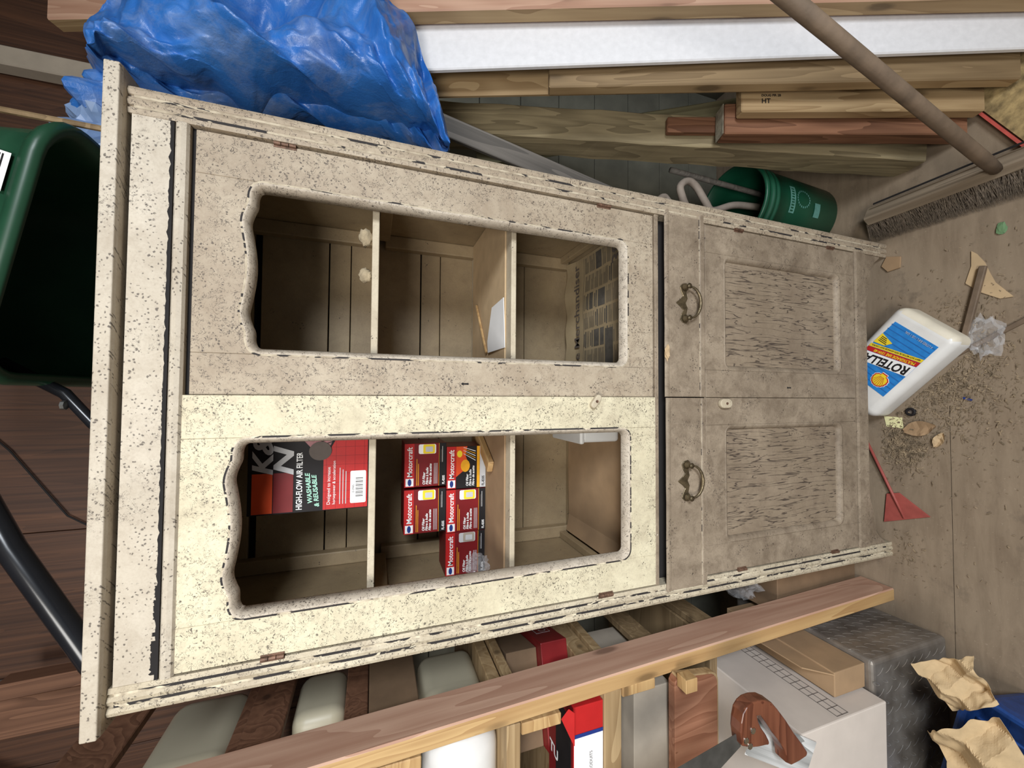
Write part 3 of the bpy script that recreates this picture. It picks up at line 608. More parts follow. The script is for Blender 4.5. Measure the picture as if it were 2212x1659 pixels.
# ------------------------------------------------------------------ blue tarp
G = [[(0.679,0.172,2.046),(0.648,0.135,2.026),(0.623,0.107,2.011),(0.606,0.09,2.001),(0.6,0.089,2.0),(0.607,0.106,2.01),(0.628,0.145,2.031),(0.666,0.209,2.066),(0.722,0.302,2.117)],[(0.731,0.164,2.032),(0.688,0.128,2.012),(0.652,0.1,1.996),(0.626,0.083,1.987),(0.611,0.082,1.986),(0.608,0.099,1.995),(0.62,0.138,2.015),(0.648,0.202,2.049),(0.691,0.295,2.099)],[(0.786,0.158,2.008),(0.732,0.121,1.989),(0.686,0.093,1.974),(0.651,0.076,1.965),(0.627,0.075,1.963),(0.617,0.092,1.971),(0.621,0.131,1.991),(0.639,0.195,2.023),(0.672,0.288,2.07)],[(0.825,0.151,1.962),(0.763,0.115,1.944),(0.71,0.087,1.93),(0.669,0.07,1.921),(0.64,0.069,1.92),(0.624,0.086,1.927),(0.623,0.125,1.944),(0.635,0.189,1.974),(0.661,0.282,2.016)],[(0.847,0.146,1.887),(0.782,0.11,1.872),(0.726,0.081,1.86),(0.682,0.065,1.853),(0.651,0.063,1.852),(0.634,0.08,1.858),(0.631,0.119,1.872),(0.642,0.184,1.896),(0.666,0.276,1.931)],[(0.872,0.141,1.81),(0.803,0.105,1.798),(0.744,0.077,1.788),(0.696,0.06,1.782),(0.663,0.059,1.781),(0.643,0.076,1.785),(0.638,0.115,1.797),(0.646,0.179,1.815),(0.668,0.272,1.843)],[(0.899,0.138,1.727),(0.826,0.102,1.719),(0.763,0.073,1.712),(0.712,0.057,1.707),(0.675,0.055,1.706),(0.653,0.072,1.709),(0.645,0.111,1.717),(0.651,0.176,1.73),(0.669,0.268,1.749)],[(0.93,0.136,1.64),(0.852,0.099,1.635),(0.784,0.071,1.631),(0.73,0.054,1.628),(0.69,0.053,1.627),(0.664,0.07,1.628),(0.654,0.109,1.632),(0.657,0.173,1.639),(0.672,0.266,1.65)],[(0.931,0.134,1.566),(0.853,0.098,1.563),(0.785,0.07,1.562),(0.731,0.053,1.56),(0.691,0.052,1.56),(0.666,0.069,1.56),(0.656,0.108,1.561),(0.659,0.172,1.563),(0.675,0.265,1.565)],[(0.899,0.134,1.507),(0.826,0.098,1.507),(0.763,0.07,1.507),(0.713,0.053,1.507),(0.677,0.052,1.506),(0.655,0.069,1.505),(0.648,0.108,1.504),(0.655,0.172,1.502),(0.675,0.265,1.499)],[(0.87,0.135,1.455),(0.802,0.099,1.458),(0.743,0.071,1.459),(0.696,0.054,1.46),(0.663,0.053,1.46),(0.644,0.07,1.458),(0.64,0.109,1.455),(0.65,0.173,1.449),(0.673,0.266,1.441)],[(0.771,0.137,1.417),(0.719,0.101,1.421),(0.674,0.072,1.424),(0.64,0.056,1.426),(0.618,0.054,1.426),(0.609,0.071,1.424),(0.615,0.11,1.419),(0.635,0.175,1.411),(0.671,0.267,1.399)],[(0.66,0.139,1.383),(0.625,0.103,1.389),(0.597,0.075,1.393),(0.577,0.058,1.395),(0.567,0.056,1.396),(0.571,0.073,1.393),(0.588,0.113,1.387),(0.621,0.177,1.377),(0.67,0.269,1.362)],[(0.611,0.142,1.364),(0.584,0.105,1.37),(0.562,0.077,1.375),(0.548,0.06,1.378),(0.545,0.059,1.378),(0.553,0.076,1.375),(0.575,0.115,1.368),(0.613,0.179,1.357),(0.669,0.272,1.34)]]
def tarp_pt(u, v):
    R, Cn = len(G)-1, len(G[0])-1; a, b_ = min(int(u*R), R-1), min(int(v*Cn), Cn-1); s, t = u*R-a, v*Cn-b_
    P = lambda i, j: Vector(G[max(0, min(R, i))][max(0, min(Cn, j))])
    def cr(p0, p1, p2, p3, t): return .5*((2*p1)+(p2-p0)*t+(2*p0-5*p1+4*p2-p3)*t*t+(3*p1-p0-3*p2+p3)*t**3)
    return cr(*[cr(*[P(a+i, b_+j) for j in (-1, 0, 1, 2)], t) for i in (-1, 0, 1, 2)], s)
def ridge(p): return 1-abs(noise.noise(p))*2.2
def tent(x): x = x-math.floor(x); return 1-abs(2*x-1)
rt_ = random.Random(11); LONG = [(f_, .23+rt_.uniform(-.10, .10), rt_.random(), .105/f_) for f_ in (3.1, 4.6, 6.4, 9.0, 12.5)]; CRUSH = []
for k in range(9):
    f_ = (3.0, 4.2, 5.6, 7.4, 9.6, 12, 15, 19, 24)[k]; a_ = rt_.uniform(0, PI); CRUSH.append((f_*math.cos(a_), f_*math.sin(a_)*.7, rt_.random(), .062/f_))
def folds(u, v):
    p = Vector((u*1.5, v, 0)); w = Vector((noise.noise(p*1.6+Vector((5, 0, 0))), noise.noise(p*1.6+Vector((0, 9, 0))), 0)); x, y = p.x+.12*w.x, p.y+.12*w.y
    h = sum(am*(tent(f_*(u-sl*v+.05*w.x)+ph)**1.3-.5)*(.5+.9*max(0, min(1, .5+1.5*noise.noise(Vector((u*2.5+ph*9, v*2, f_)))))) for f_, sl, ph, am in LONG)
    h += sum(am*(tent(cx*x+cy*y+ph)-.5)*max(.1, min(1.3, .6+1.5*noise.noise(Vector((u*3.5+ph*9, v*3, cx))))) for cx, cy, ph, am in CRUSH)
    hollow = math.exp(-(((u-.43)/.085)**2+((v-.16)/.14)**2))+.8*math.exp(-(((u-.335-.07*v)/.03)**2+((v-.85)/.25)**2))
    return h-.11*hollow
NU, NV = 220, 150; front = []; 
for i in range(NU+1):
    for j in range(NV+1):
        u, v = i/NU, j/NV; p = tarp_pt(u, v); e = min(1, 6*min(u, 1-u, v+.08, 1-v)+.15); p = p+Vector((.25*folds(u, v)*e*.3, -folds(u, v)*e, 0)); front.append(p)
n = len(front); back = [p+Vector((.0, .028+.10*min(1, 5*min(i//(NV+1)/NU, 1-i//(NV+1)/NU, (i % (NV+1))/NV, 1-(i % (NV+1))/NV)), 0)) for i, p in enumerate(front)]
fs = []
for i in range(NU):
    for j in range(NV):
        a = i*(NV+1)+j; fs.append((a, a+1, a+NV+2, a+NV+1)); fs.append((n+a, n+a+NV+1, n+a+NV+2, n+a+1))
rim = [j for j in range(NV+1)]+[i*(NV+1)+NV for i in range(1, NU+1)]+[NU*(NV+1)+j for j in range(NV-1, -1, -1)]+[i*(NV+1) for i in range(NU-1, 0, -1)]
for k in range(len(rim)): a, c_ = rim[k], rim[(k+1) % len(rim)]; fs.append((a, n+a, n+c_, c_))
TP = empty('tarp', 'crumpled blue poly tarp bundled against the right side of the cupboard', 'tarp', (.68, .12, 1.36))
inv = Matrix.Translation((-.68, -.12, -1.36))
b = MB(); b.add([inv @ p for p in front+back], fs); b.build('tarp_bundle', MAT['tarp'], TP, smooth=True)
b = MB(); b.blob((.545, .33, 2.05), (.06, .09, .10), 6, .7, 40, 26, 2.3); b.v = [tuple(inv @ Vector(p)) for p in b.v]; b.build('tarp_fold', flat('faded_tarp', (.20, .30, .50), .4, 0, .25, 20), TP)
b = MB(); b.blob((.62, .30, 2.02), (.06, .08, .10), 9, .6, 40, 26, 2.0); b.v = [tuple(inv @ Vector(p)) for p in b.v]; b.build('tarp_fold', MAT['tarp'], TP)

# ------------------------------------------------------------------ wheelbarrow lying upside down on the cupboard
WB = empty('wheelbarrow', 'upturned green plastic wheelbarrow tray with black tube frame resting on top of the cupboard', 'wheelbarrow', (.24, .27, 1.922))
def tub_loop(ins, dz, z0=0):
    out = []
    for u, v in rrect(-.215+ins, .213-ins, -.20+ins, .20-ins, max(.02, .075-ins*.5), 7): out.append(Vector((u, v+.02*(-u/.2), .100+dz-.25*(u-.2))))
    return out
b = MB(); b.loft([tub_loop(.012, .0), tub_loop(.004, -.008), tub_loop(-.006, -.008), tub_loop(-.010, .004), tub_loop(-.006, .016), tub_loop(.004, .017), tub_loop(.006, .05), tub_loop(.022, .24), tub_loop(.06, .30), tub_loop(.12, .315), tub_loop(.12, .305), tub_loop(.066, .29), tub_loop(.03, .235), tub_loop(.014, .05), tub_loop(.012, .0)])
tray = b.build('tray', MAT['green_tub'], WB, smooth=True)
b = MB(); b.add([tub_loop(.12, .31)[i] for i in range(32)], [tuple(range(32))]); b.build('tray_floor', MAT['green_tub'], WB)
sm = plane_m((.076, -.2085, .158), (1, -.1, -.25), (.25, .05, 1)); st = patch('barcode_sticker', rect(0, .062, 0, .070), sm, MAT['white'], tray)
for i in range(14): patch('barcode_bar', rect(.004, .058, .008+i*.0042, .008+i*.0042+(.001 if i % 3 else .0022)), Matrix.Translation((0, 0, 0)) @ sm @ Matrix.Translation((0, 0, .0005)), MAT['ink'], tray)
def off(p): return Vector(p)-Vector((.24, .27, 1.922))
MB().tube([off(p) for p in ((.10, .20, 2.36), (-.08, .13, 2.17), (-.25, .10, 2.075), (-.44, .075, 1.955), (-.455, .075, 1.945))], .0175, 16).build('handle_tube', MAT['tube'], WB, smooth=True)
MB().tube([off(p) for p in ((.06, .26, 2.20), (.0, .25, 2.10), (-.06, .25, 2.055), (-.16, .25, 1.94))], .011, 10).build('leg_brace', MAT['tube'], WB, smooth=True)
MB().lathe([(.0, 0), (.009, 0), (.009, .006), (.0, .008)], off((-.022, .236, 2.09)), 8).build('bolt', MAT['steel'], WB)
tag(MB().tube([(.468, .11, 1.928), (.487, .13, 2.45)], .005, 6).build('garden_stake', MAT['tan2']), 'thin tan stake leaning beside the green tray', 'stake')

# ------------------------------------------------------------------ lumber leaning at the right
LK = .3826
def leaner(name, xb, xt, z0, z1, off_, w, t, mat, label, side=None, rough=0, cat='board'):
    """front-face centre line: x goes xb -> xt, y = off_ + LK z"""
    o = board(name, (xb, off_+LK*z0, z0), (xt, off_+LK*z1, z1), (0, -1, LK), w, t, mat, label=label, cat=cat, bevel=.003, rough=rough)
    if side: second_mat(o, side, lambda nn: abs(nn.y) > .7)
    return o
leaner('stud_lumber', .970, .968, .03, 2.30, -.385, .095, .038, MAT['pink'], 'pinkish stud leaning in front of the white board', MAT['tan'], cat='lumber')
leaner('white_plank', .917, .875, .025, 2.05, -.335, .145, .014, MAT['white_board'], 'white primed board leaning beside the pinkish stud')
leaner('tan_lumber', .8375, .8345, .025, 1.115, -.303, .088, .030, MAT['tan2'], 'tan two-by-four with a knot, just left of the white board', MAT['tan'], cat='lumber')  # front darker than sides: weaker light put into the wood colour
leaner('thin_lath', .845, .838, .35, 1.62, -.262, .075, .012, MAT['tan'], 'thin pale lath behind the tan two-by-four')
ht = leaner('stamped_lumber', .797, .803, .030, .615, -.245, .088, .030, MAT['tan'], 'short two-by-four stamped HT, leaning left of the tan one', cat='lumber')
sx = .615/2/math.cos(math.atan(LK))
for yy, s_, z_ in ((-.026, 'HT', .016), (-.012, 'HT', .018), (.004, 'DOUG FIR 2B', .0085), (.022, 'HT', .018)): text(s_, z_, Matrix.Translation((.262, yy, .0009)) @ Matrix.Rotation(PI, 4, 'Z'), MAT['ink'], ht, 'lettering', 'LEFT', .0003)
rl = leaner('red_lumber', .757, .768, .020, .625, -.205, .085, .045, MAT['redwood'], 'short red-brown timber with a rough end beside the stamped two-by-four', cat='lumber')
eb = MB(); eb.box(.3275, .3290, -.0415, .0415, -.0435, -.0015); eb.build('sawn_end', MAT['endgrain'], rl)
leaner('brown_block', .782, .790, .35, .735, -.150, .045, .02, MAT['redwood'], 'small brown offcut standing behind the red-brown timber', cat='offcut')
leaner('rough_timber', .738, .850, .015, 1.42, -.120, .095, .092, MAT['roughsawn'], 'large rough-sawn timber leaning nearest the cupboard', rough=.006, cat='timber')
leaner('treated_board', .995, .805, .02, 1.22, .005, .09, .02, MAT['greentreated'], 'greenish treated board slanting behind the rough-sawn timber')
board('grey_plank', (.575, .415, .0), (.772, .30, 1.45), (-.2, -1, 0), .055, .018, MAT['greywood'], label='dark grey slat slanting down beside the green bucket', cat='plank')
ob = empty('strand_board_panel', 'strand board offcut with a red edge lying on the floor by the lumber', 'panel', (0, 0, 0))
pts = [(.87, -.165), (.625, -.298), (.60, -.60), (1.2, -.60), (1.2, -.165)]
MB().prism(pts, .0005, .012, lambda u, v, w: Vector((u, v, w))).build('panel', MAT['osb'], ob)
e0, e1 = Vector((.868, -.162)), Vector((.622, -.296)); nn = Vector((-.479, .878)).normalized()*.006
MB().prism([tuple(e0), tuple(e1), tuple(e1+nn), tuple(e0+nn)], .0005, .016, lambda u, v, w: Vector((u, v, w))).build('painted_edge', MAT['redpaint'], ob)
MB().blob((.871, -.158, .014), (.014, .012, .009), 1, .4).build('frayed_tip', MAT['white'], ob)

# broom
BR = empty('push_broom', 'dirty wooden push broom standing on the floor with its handle leaning right', 'broom', (.6, -.15, 0))
o_ = Vector((.6, -.15, 0)); p0 = Vector((.585, .022, .062)); p1 = Vector((.60, -.47, .062))
hb = board('broom_block', p0-o_, p1-o_, (.55, 0, .83), .05, .032, MAT['broomwood'], bevel=.004); hb.parent = BR
board('block_slot', p0-o_+Vector((.018, -.03, .0115)), p1-o_+Vector((.018, .05, .0115)), (.55, 0, .83), .005, .003, MAT['black'], bevel=0).parent = BR
b = MB()
for i in range(2400):
    t = random.random(); k = random.random(); r_ = p0.lerp(p1, t)-o_+Vector((-.034+.030*k, 0, -.010-.018*k)); d_ = Vector((-.062-.03*random.random(), random.uniform(-.025, .025), -.060)); e_ = r_+d_*random.uniform(.75, 1.0)
    e_.z = max(e_.z, .001); e_.x = max(e_.x, -.100); w_ = .0011
    b.add([r_+Vector((0, w_, 0)), r_-Vector((0, w_, 0)), e_, r_+Vector((w_, 0, w_))], [(0, 1, 2), (1, 3, 2), (3, 0, 2)])
tag(b.build('bristles', MAT['bristle'], BR), kind='stuff')
h0 = Vector((.572, -.262, .070)); h1 = Vector((.762, -.335, 1.33)); MB().tube([h0-o_, (h0+(h1-h0)*.04)-o_, h1-o_], [.0125, .0145, .0145], 14).build('broom_handle', MAT['broomhandle'], BR, smooth=True)

# green bucket with hose and sticks
BK = empty('bucket', 'green plastic bucket with faded printing, standing between the cupboard and the lumber', 'bucket', (.660, .245, 0))
b = MB(); b.lathe([(.0, .0005), (.108, .0005), (.114, .006), (.124, .24), (.126, .30), (.130, .302), (.130, .310), (.127, .312), (.128, .322), (.133, .324), (.133, .334), (.129, .336), (.130, .352), (.136, .354), (.136, .366), (.131, .37), (.125, .366), (.121, .30), (.107, .01), (.0, .008)], seg=48)
bk = b.build('bucket_body', MAT['green_bucket'], BK, smooth=True)
def on_bucket(z, a): r_ = .114+.0100*z/.24+.0008; return Vector((r_*math.sin(a), -r_*math.cos(a), z))
def curved(name, z0, z1, a0, a1, mat, n=8):
    b = MB(); b.loft([[on_bucket(z0, a0+(a1-a0)*i/n) for i in range(n+1)], [on_bucket(z1, a0+(a1-a0)*i/n) for i in range(n+1)]], False); return b.build(name, mat, bk)
curved('printed_label', .225, .25, -.42, .28, MAT['green_light']); curved('printed_label', .10, .128, -.40, -.02, MAT['green_light'])
for i in range(9): curved('printed_letter', .231, .244, -.38+i*.07, -.34+i*.07, MAT['green_bucket'], 2)
for i in range(20):
    a = 2*PI*i/20; curved('printed_ring', .183+.030*math.sin(a), .1875+.030*math.sin(a), -.02+.22*math.cos(a), .03+.22*math.cos(a), MAT['green_light'], 2)
HS = tag(MB().tube(smooth_curve([(.685, .22, .02), (.672, .235, .27), (.66, .235, .37), (.630, .24, .455), (.650, .235, .49), (.700, .24, .525), (.708, .235, .565), (.68, .23, .60), (.645, .235, .585), (.625, .25, .56), (.640, .27, .60), (.66, .27, .63), (.632, .26, .66), (.59, .255, .645)], 5), .0115, 10).build('hose', MAT['rope'], smooth=True), 'dusty looped hose sticking out of the green bucket', 'hose')
tag(MB().tube([(.715, .235, .03), (.76, .275, .60)], .009, 8).build('stick', MAT['greywood'], smooth=True), 'thin dark stick standing in the green bucket', 'stick')
tag(board('lath_stick', (.63, .25, .03), (.60, .28, .50), (0, -1, 0), .03, .008, MAT['redwood']), 'brown slat standing in the green bucket', 'slat')

# ------------------------------------------------------------------ floor things
J = empty('oil_jug', 'white motor oil jug lying on the floor half under the cupboard', 'jug', (.175, -.075, 0))
ax = Vector((-.73, .68, 0)).normalized(); ay = Vector((-ax.y, ax.x, 0))       # ax runs from the base of the jug towards its neck
jm = Matrix((ax, ay, Vector((0, 0, 1)))).transposed().to_4x4(); jm.translation = Vector((.105, -.035, 0)).copy()*1.0
J.matrix_world = jm
b = MB(); rbox(b, -.150, .150, -.088, .088, 0, .088, .024, 5); second_mat(b.build('jug_body', MAT['jugwhite'], J, smooth=True), MAT['jugdirty'], lambda nn: nn.x < -.45)
b = MB(); b.tube([(.148, .0, .044), (.185, .0, .044)], .028, 16); b.build('neck', MAT['jugwhite'], J, smooth=True)
lm = plane_m((0, 0, .0885), (0, -1, 0), (1, 0, 0))                              # label frame: x across (reading), y towards the neck
def lp(name, pts, mat, l=0): return patch(name, pts, Matrix.Translation((0, 0, l)) @ lm, mat, J)
lab = lp('label', [(-.066, -.108), (.060, -.108), (.066, .03), (.066, .075), (-.066, .075)], MAT['blueink'])
for i in range(12): lp('label_stripe', rect(-.064, .062, -.10+i*.0145, -.0975+i*.0145), flat('deep_blue_print', (.012, .13, .42), .5) if i == 0 else MAT['navy'] if False else bpy.data.materials['deep_blue_print'], .0005)
lp('white_band', [(-.066, -.038), (.066, -.002), (.066, .032), (-.066, -.004)], MAT['white'], .001); lp('red_band', [(-.066, -.053), (.066, -.017), (.066, -.003), (-.066, -.039)], MAT['red'], .001); lp('yellow_band', [(-.066, -.064), (.066, -.028), (.066, -.018), (-.066, -.054)], MAT['yellow'], .001)
lp('yellow_flash', [(.022, -.056), (.062, -.066), (.064, -.034), (.034, -.040)], MAT['yellow'], .0012)
rot = Matrix.Rotation(math.atan2(.036, .132), 4, 'Z')
def lt(s, x, y, size, mat, bold=0, sh=0, sx_=1.0): return text(s, size, Matrix.Translation((0, 0, .0018)) @ lm @ Matrix.Translation((x, y, 0)) @ rot, mat, J, 'lettering', 'LEFT', bold, sh, sx_)
lt('ROTELLA', -.060, -.029, .034, MAT['ink'], .0012, .25, .82); lt('MULTIGRADE SAE 15W-40', -.058, -.047, .0115, MAT['yellow'], .0003, .15, .8); lt('HEAVY DUTY MOTOR OIL WITH ADVANCED SOOT CONTROL', -.061, -.0605, .0062, MAT['ink'], .0002, 0, .72)
text('4 LITRES 8.8 L / US 1 GAL', .009, Matrix.Translation((0, 0, .0018)) @ lm @ Matrix.Translation((-.058, -.102, 0)), MAT['silver'], J, 'lettering', sx=.8)
for i in range(4): lp('small_print', rect(.032+.003*i, .057, -.046-.0045*i, -.044-.0045*i), MAT['ink'], .0016)
def shell(r): return [(r*(1.0 if k % 2 == 0 else .93)*math.cos(a), r*(1.0 if k % 2 == 0 else .93)*math.sin(a)) for k, a in enumerate([-.32+(PI+.64)*i/20 for i in range(21)])]+[(-.62*r, -.62*r), (-.40*r, -.62*r), (-.36*r, -.92*r), (.36*r, -.92*r), (.40*r, -.62*r), (.62*r, -.62*r)]
for r_, mat, l in ((.0245, 'white', .001), (.0228, 'red', .0015), (.0195, 'yellow', .002)): lp('shell_emblem', [(-.026+x, .042+y) for x, y in shell(r_)], MAT[mat], l)
for i in range(7):
    a = PI*(.16+.68*i/6); lp('shell_rib', [(-.026+.006*math.cos(a)-.0004, .042-.010), (-.026+.006*math.cos(a)+.0004, .042-.010), (-.026+.0175*math.cos(a)+.0006, .042+.0175*math.sin(a)), (-.026+.0175*math.cos(a)-.0006, .042+.0175*math.sin(a))], MAT['red'], .0024)

tri = [(.401, -.190), (.39, -.2), (.363, -.214), (.334, -.222), (.304, -.232), (.26, -.262), (.26, -.239), (.284, -.206), (.316, -.177), (.36, -.189)]
tag(MB().prism(tri, .0008, .0035, lambda u, v, w: Vector((u, v, w+.01*max(0, u-.36)))).build('cardboard_scrap', MAT['cardboard_tan']), 'torn triangular scrap of tan cardboard on the floor', 'scrap')
tag(board('short_stick', (.352, -.214, .016), (.165, -.175, .016), (0, 0, 1), .014, .012, MAT['broomhandle']), 'short dark stick lying across the torn cardboard', 'stick')
tag(board('floor_lath', (.0, .045, .0085), (.225, -.325, .0085), (0, 0, 1), .012, .008, MAT['broomhandle']), 'long thin lath lying on the floor in front of the oil jug', 'lath')
tag(MB().prism([(.42, .01), (.447, -.004), (.436, -.040), (.402, -.038), (.398, -.006)], .0006, .006, lambda u, v, w: Vector((u, v, w))).build('board_chip', MAT['cardboard'], None, .001, 1), 'small five-sided chip of brown board at the right foot of the cupboard', 'chip')
tag(MB().prism([(-.056, .012), (-.088, .006), (-.092, -.036), (-.058, -.033)], .0006, .002, lambda u, v, w: Vector((u, v, w))).build('sticky_note', MAT['postit']), 'pale yellow square note on the floor', 'note')
cp_ = empty('bottle_cap', 'small black ring-shaped cap beside the yellow note', 'cap', (-.040, -.055, .0005)); MB().lathe([(.006, .0), (.0125, .0), (.0125, .006), (.010, .0075), (.006, .007), (.006, .0)], seg=20).build('cap_ring', MAT['ink'], cp_); MB().lathe([(.0, .001), (.0062, .001), (.0062, .003), (.0, .004)], seg=14).build('cap_middle', MAT['inkgrey'], cp_)
def leaf(name, c, L, w, ang, seed, mat, label):
    b = MB(); n = 8; loops = []
    for i in range(n+1):
        t = i/n; hw = w*math.sin(PI*min(.97, max(.03, t)))**.7; loops.append([(L*(t-.5), hw*k, .004+.006*abs(k)+.005*noise.noise(Vector((t*5, k, seed)))) for k in (-1, -.5, 0, .5, 1)])
    b.loft(loops, False); b.loft([[(x, y, z-.0009) for x, y, z in l] for l in loops], False); o = b.build(name, mat); o.matrix_world = Matrix.Translation(c) @ Matrix.Rotation(ang, 4, 'Z'); return tag(o, label, 'leaf')
leaf('dry_leaf', (-.088, -.075, .001), .075, .022, -1.3, 1, MAT['cardboard'], 'curled dry leaf in the sweepings, the larger of two')
leaf('dry_leaf', (-.118, -.118, .001), .045, .012, -.4, 2, MAT['cardboard_tan'], 'small orange-brown dry leaf next to the larger one')
F = empty('fly_swatter', 'red plastic fly swatter sticking out from under the cupboard', 'fly swatter', (-.32, -.02, 0))
fo = Vector((.32, .02, 0))
MB().prism([(-.298+.32, .008+.02), (-.288+.32, -.024+.02), (-.341+.32, -.095+.02), (-.388+.32, .016+.02)], .003, .0055, lambda u, v, w: Vector((u, v, w))).build('blade', MAT['flyred'], F, .0006, 1)
MB().tube([Vector((-.120, .063, .010))+fo, Vector((-.293, -.008, .008))+fo, Vector((-.362, -.036, .0065))+fo], [.0042, .0042, .003], 8).build('handle', MAT['flyred'], F, smooth=True)
for i, (x, y, a, l) in enumerate(((.032, -.05, .7, 'tiny blue scrap of plastic near the cupboard'), (-.0, -.175, 1.2, 'blue sliver of plastic out on the bare floor'))):
    tag(board('plastic_sliver', (x-.009*math.cos(a), y-.009*math.sin(a), .004), (x+.009*math.cos(a), y+.009*math.sin(a), .004), (0, 0, 1), .005, .003, MAT['navy'], bevel=0), l, 'scrap')
tag(crumple('plastic_wrap', (.165, -.215, .012), (.05, .030, .011), 8, MAT['clear'], .7), 'crumpled clear plastic wrap by the corner of the oil jug', 'wrap')
tag(MB().blob((.441, -.245, .003), (.016, .010, .003), 3, .5).build('leaf_scrap', flat('faded_green', (.14, .25, .12), .8)), 'faded green scrap on the floor near the broom', 'scrap')
# sweepings: shavings, chips and dust nobody could count
b = MB()
def chip(x, y, s):
    a = random.uniform(0, 2*PI); l, w = s*random.uniform(.5, 1.6), s*random.uniform(.15, .45); z = random.uniform(.0005, .005); ux, uy = math.cos(a), math.sin(a); dz = random.uniform(-.3, .6)*s
    q = [(-l, -w, 0), (l, -w, dz), (l, w, dz), (-l, w, .0004)]
    b.add([(x+u*ux-v*uy, y+u*uy+v*ux, max(.0003, z+c_)) for u, v, c_ in q]+[(x, y, z-.0004 if z > .001 else .0002)], [(0, 1, 2, 3), (0, 4, 1), (1, 4, 2), (2, 4, 3), (3, 4, 0)])
for cx, cy, sx_, sy_, k in ((-.145, -.035, .035, .032, 1500), (.04, -.10, .07, .06, 2200), (.15, -.14, .06, .05, 1200), (.03, -.16, .09, .08, 1200), (-.36, -.03, .05, .04, 160), (-.47, -.03, .03, .03, 90), (0.1, -.25, .2, .15, 350), (-.3, -.2, .35, .15, 260), (.6, -.1, .2, .2, 200)):
    for i in range(k):
        qx, qy = random.gauss(cx, sx_), random.gauss(cy, sy_)
        if qx < -.645 or (qx > .465 and qy < .05) or (-.40 < qx < -.27 and -.10 < qy < .02) or (qx > .60 and qy < -.10) or qx > .70 or (qx > .48 and qy > -.02) or (abs(qx) < .5 and qy > .02) or (abs(qx) > .43 and abs(qx) < .495 and qy > -.008): continue
        lx_, ly_ = (Vector((qx-.105, qy+.035, 0)).dot(ax), Vector((qx-.105, qy+.035, 0)).dot(ay))
        if abs(lx_) < .155 and abs(ly_) < .093: continue
        chip(qx, qy, random.choice((.0011, .0014, .0018, .0022, .0028, .004)))
tag(b.build('sweepings', flat('wood_shavings', (.24, .18, .115), .9, 0, .6, 70)), 'dusty wood shavings and crumbs swept over the floor', 'debris', kind='stuff')

# ------------------------------------------------------------------ shelving at the left
SH = empty('shelving_unit', 'home-made lumber shelving with a pinkish front post, left of the cupboard', 'shelving', (0, 0, 0))
pp = board('post', (-.604, -.005, .0), (-.686, -.005, 2.35), (0, -1, 0), .038, .09, MAT['goldfir'], SH, .003); second_mat(pp, MAT['pink'], lambda nn: abs(nn.y) > .7)  # one wood: the pink sides carry their light in the colour
board('post', (-.64, .50, .0), (-.70, .50, 2.35), (0, -1, 0), .038, .05, MAT['stud'], SH, .003)
def shelf(z0, z1, mat, x1=-.672, y0=.0): MB().box(-1.7, x1, y0, .545, z0, z1).build('shelf_board', mat, SH, .002, 1)
def rail(z0, z1, mat, x=-.668, y0=.09): MB().box(x-.019, x, y0, .495, z0, z1).build('side_rail', mat, SH, .002, 1)
shelf(1.229, 1.259, MAT['tan']); shelf(.985, 1.030, MAT['tan'], -.66); shelf(1.527, 1.575, MAT['stud'], -.69); shelf(1.765, 1.79, MAT['stud'], -.70); shelf(.64, .665, MAT['tan2'], -.65, .06)
rail(1.42, 1.525, MAT['cardboard_dark'], -.672); rail(1.69, 1.765, MAT['stud'], -.68); rail(1.965, 2.06, MAT['stud'], -.672, .02); rail(1.205, 1.228, MAT['tan'], -.655); rail(.96, .984, MAT['tan'], -.648); rail(.80, .86, MAT['tan2'], -.645); rail(.60, .66, MAT['tan2'], -.63)
for x, z0, z1 in ((-.672, 1.138, 1.228), (-.655, .895, .984), (-.678, 1.43, 1.526)): MB().box(x-.024, x, -.003, .03, z0, z1).build('cleat', MAT['goldfir'], SH, .002, 1)
MB().box(-.662, -.632, -.060, -.031, .826, .858).build('cleat', MAT['goldfir'], SH, .001, 1)
def jug(x0, x1, y0, y1, z0, z1, r, mat, label, cap=True):
    o = empty('plastic_jug', label, 'jug', ((x0+x1)/2, (y0+y1)/2, z0), 'plastic jugs on the lumber shelving'); hx, hy, h = (x1-x0)/2, (y1-y0)/2, z1-z0
    b = MB(); rbox(b, -hx, hx, -hy, hy, 0, h, r, 5); b.build('jug_body', mat, o, smooth=True)
    if cap: MB().lathe([(.0, h+.03), (.022, h+.03), (.022, h-.004)], seg=16).build('cap', mat, o, smooth=True)
jug(-.98, -.690, .02, .165, 1.2595, 1.415, .06, MAT['jugwhite'], 'large white plastic jug at the front of the shelf, behind the post', False)
jug(-.86, -.705, .17, .34, 1.2595, 1.405, .03, MAT['jugcream'], 'cream plastic jug seen through the shelving, below the brown rail', False)
jug(-.88, -.705, .20, .36, 1.5755, 1.685, .03, MAT['jugcream'], 'cream plastic jug second from the top, between two rails', False)
jug(-.92, -.72, .16, .38, 1.7905, 1.95, .035, MAT['jugcream'], 'shaded cream plastic jug highest on the shelving', False)
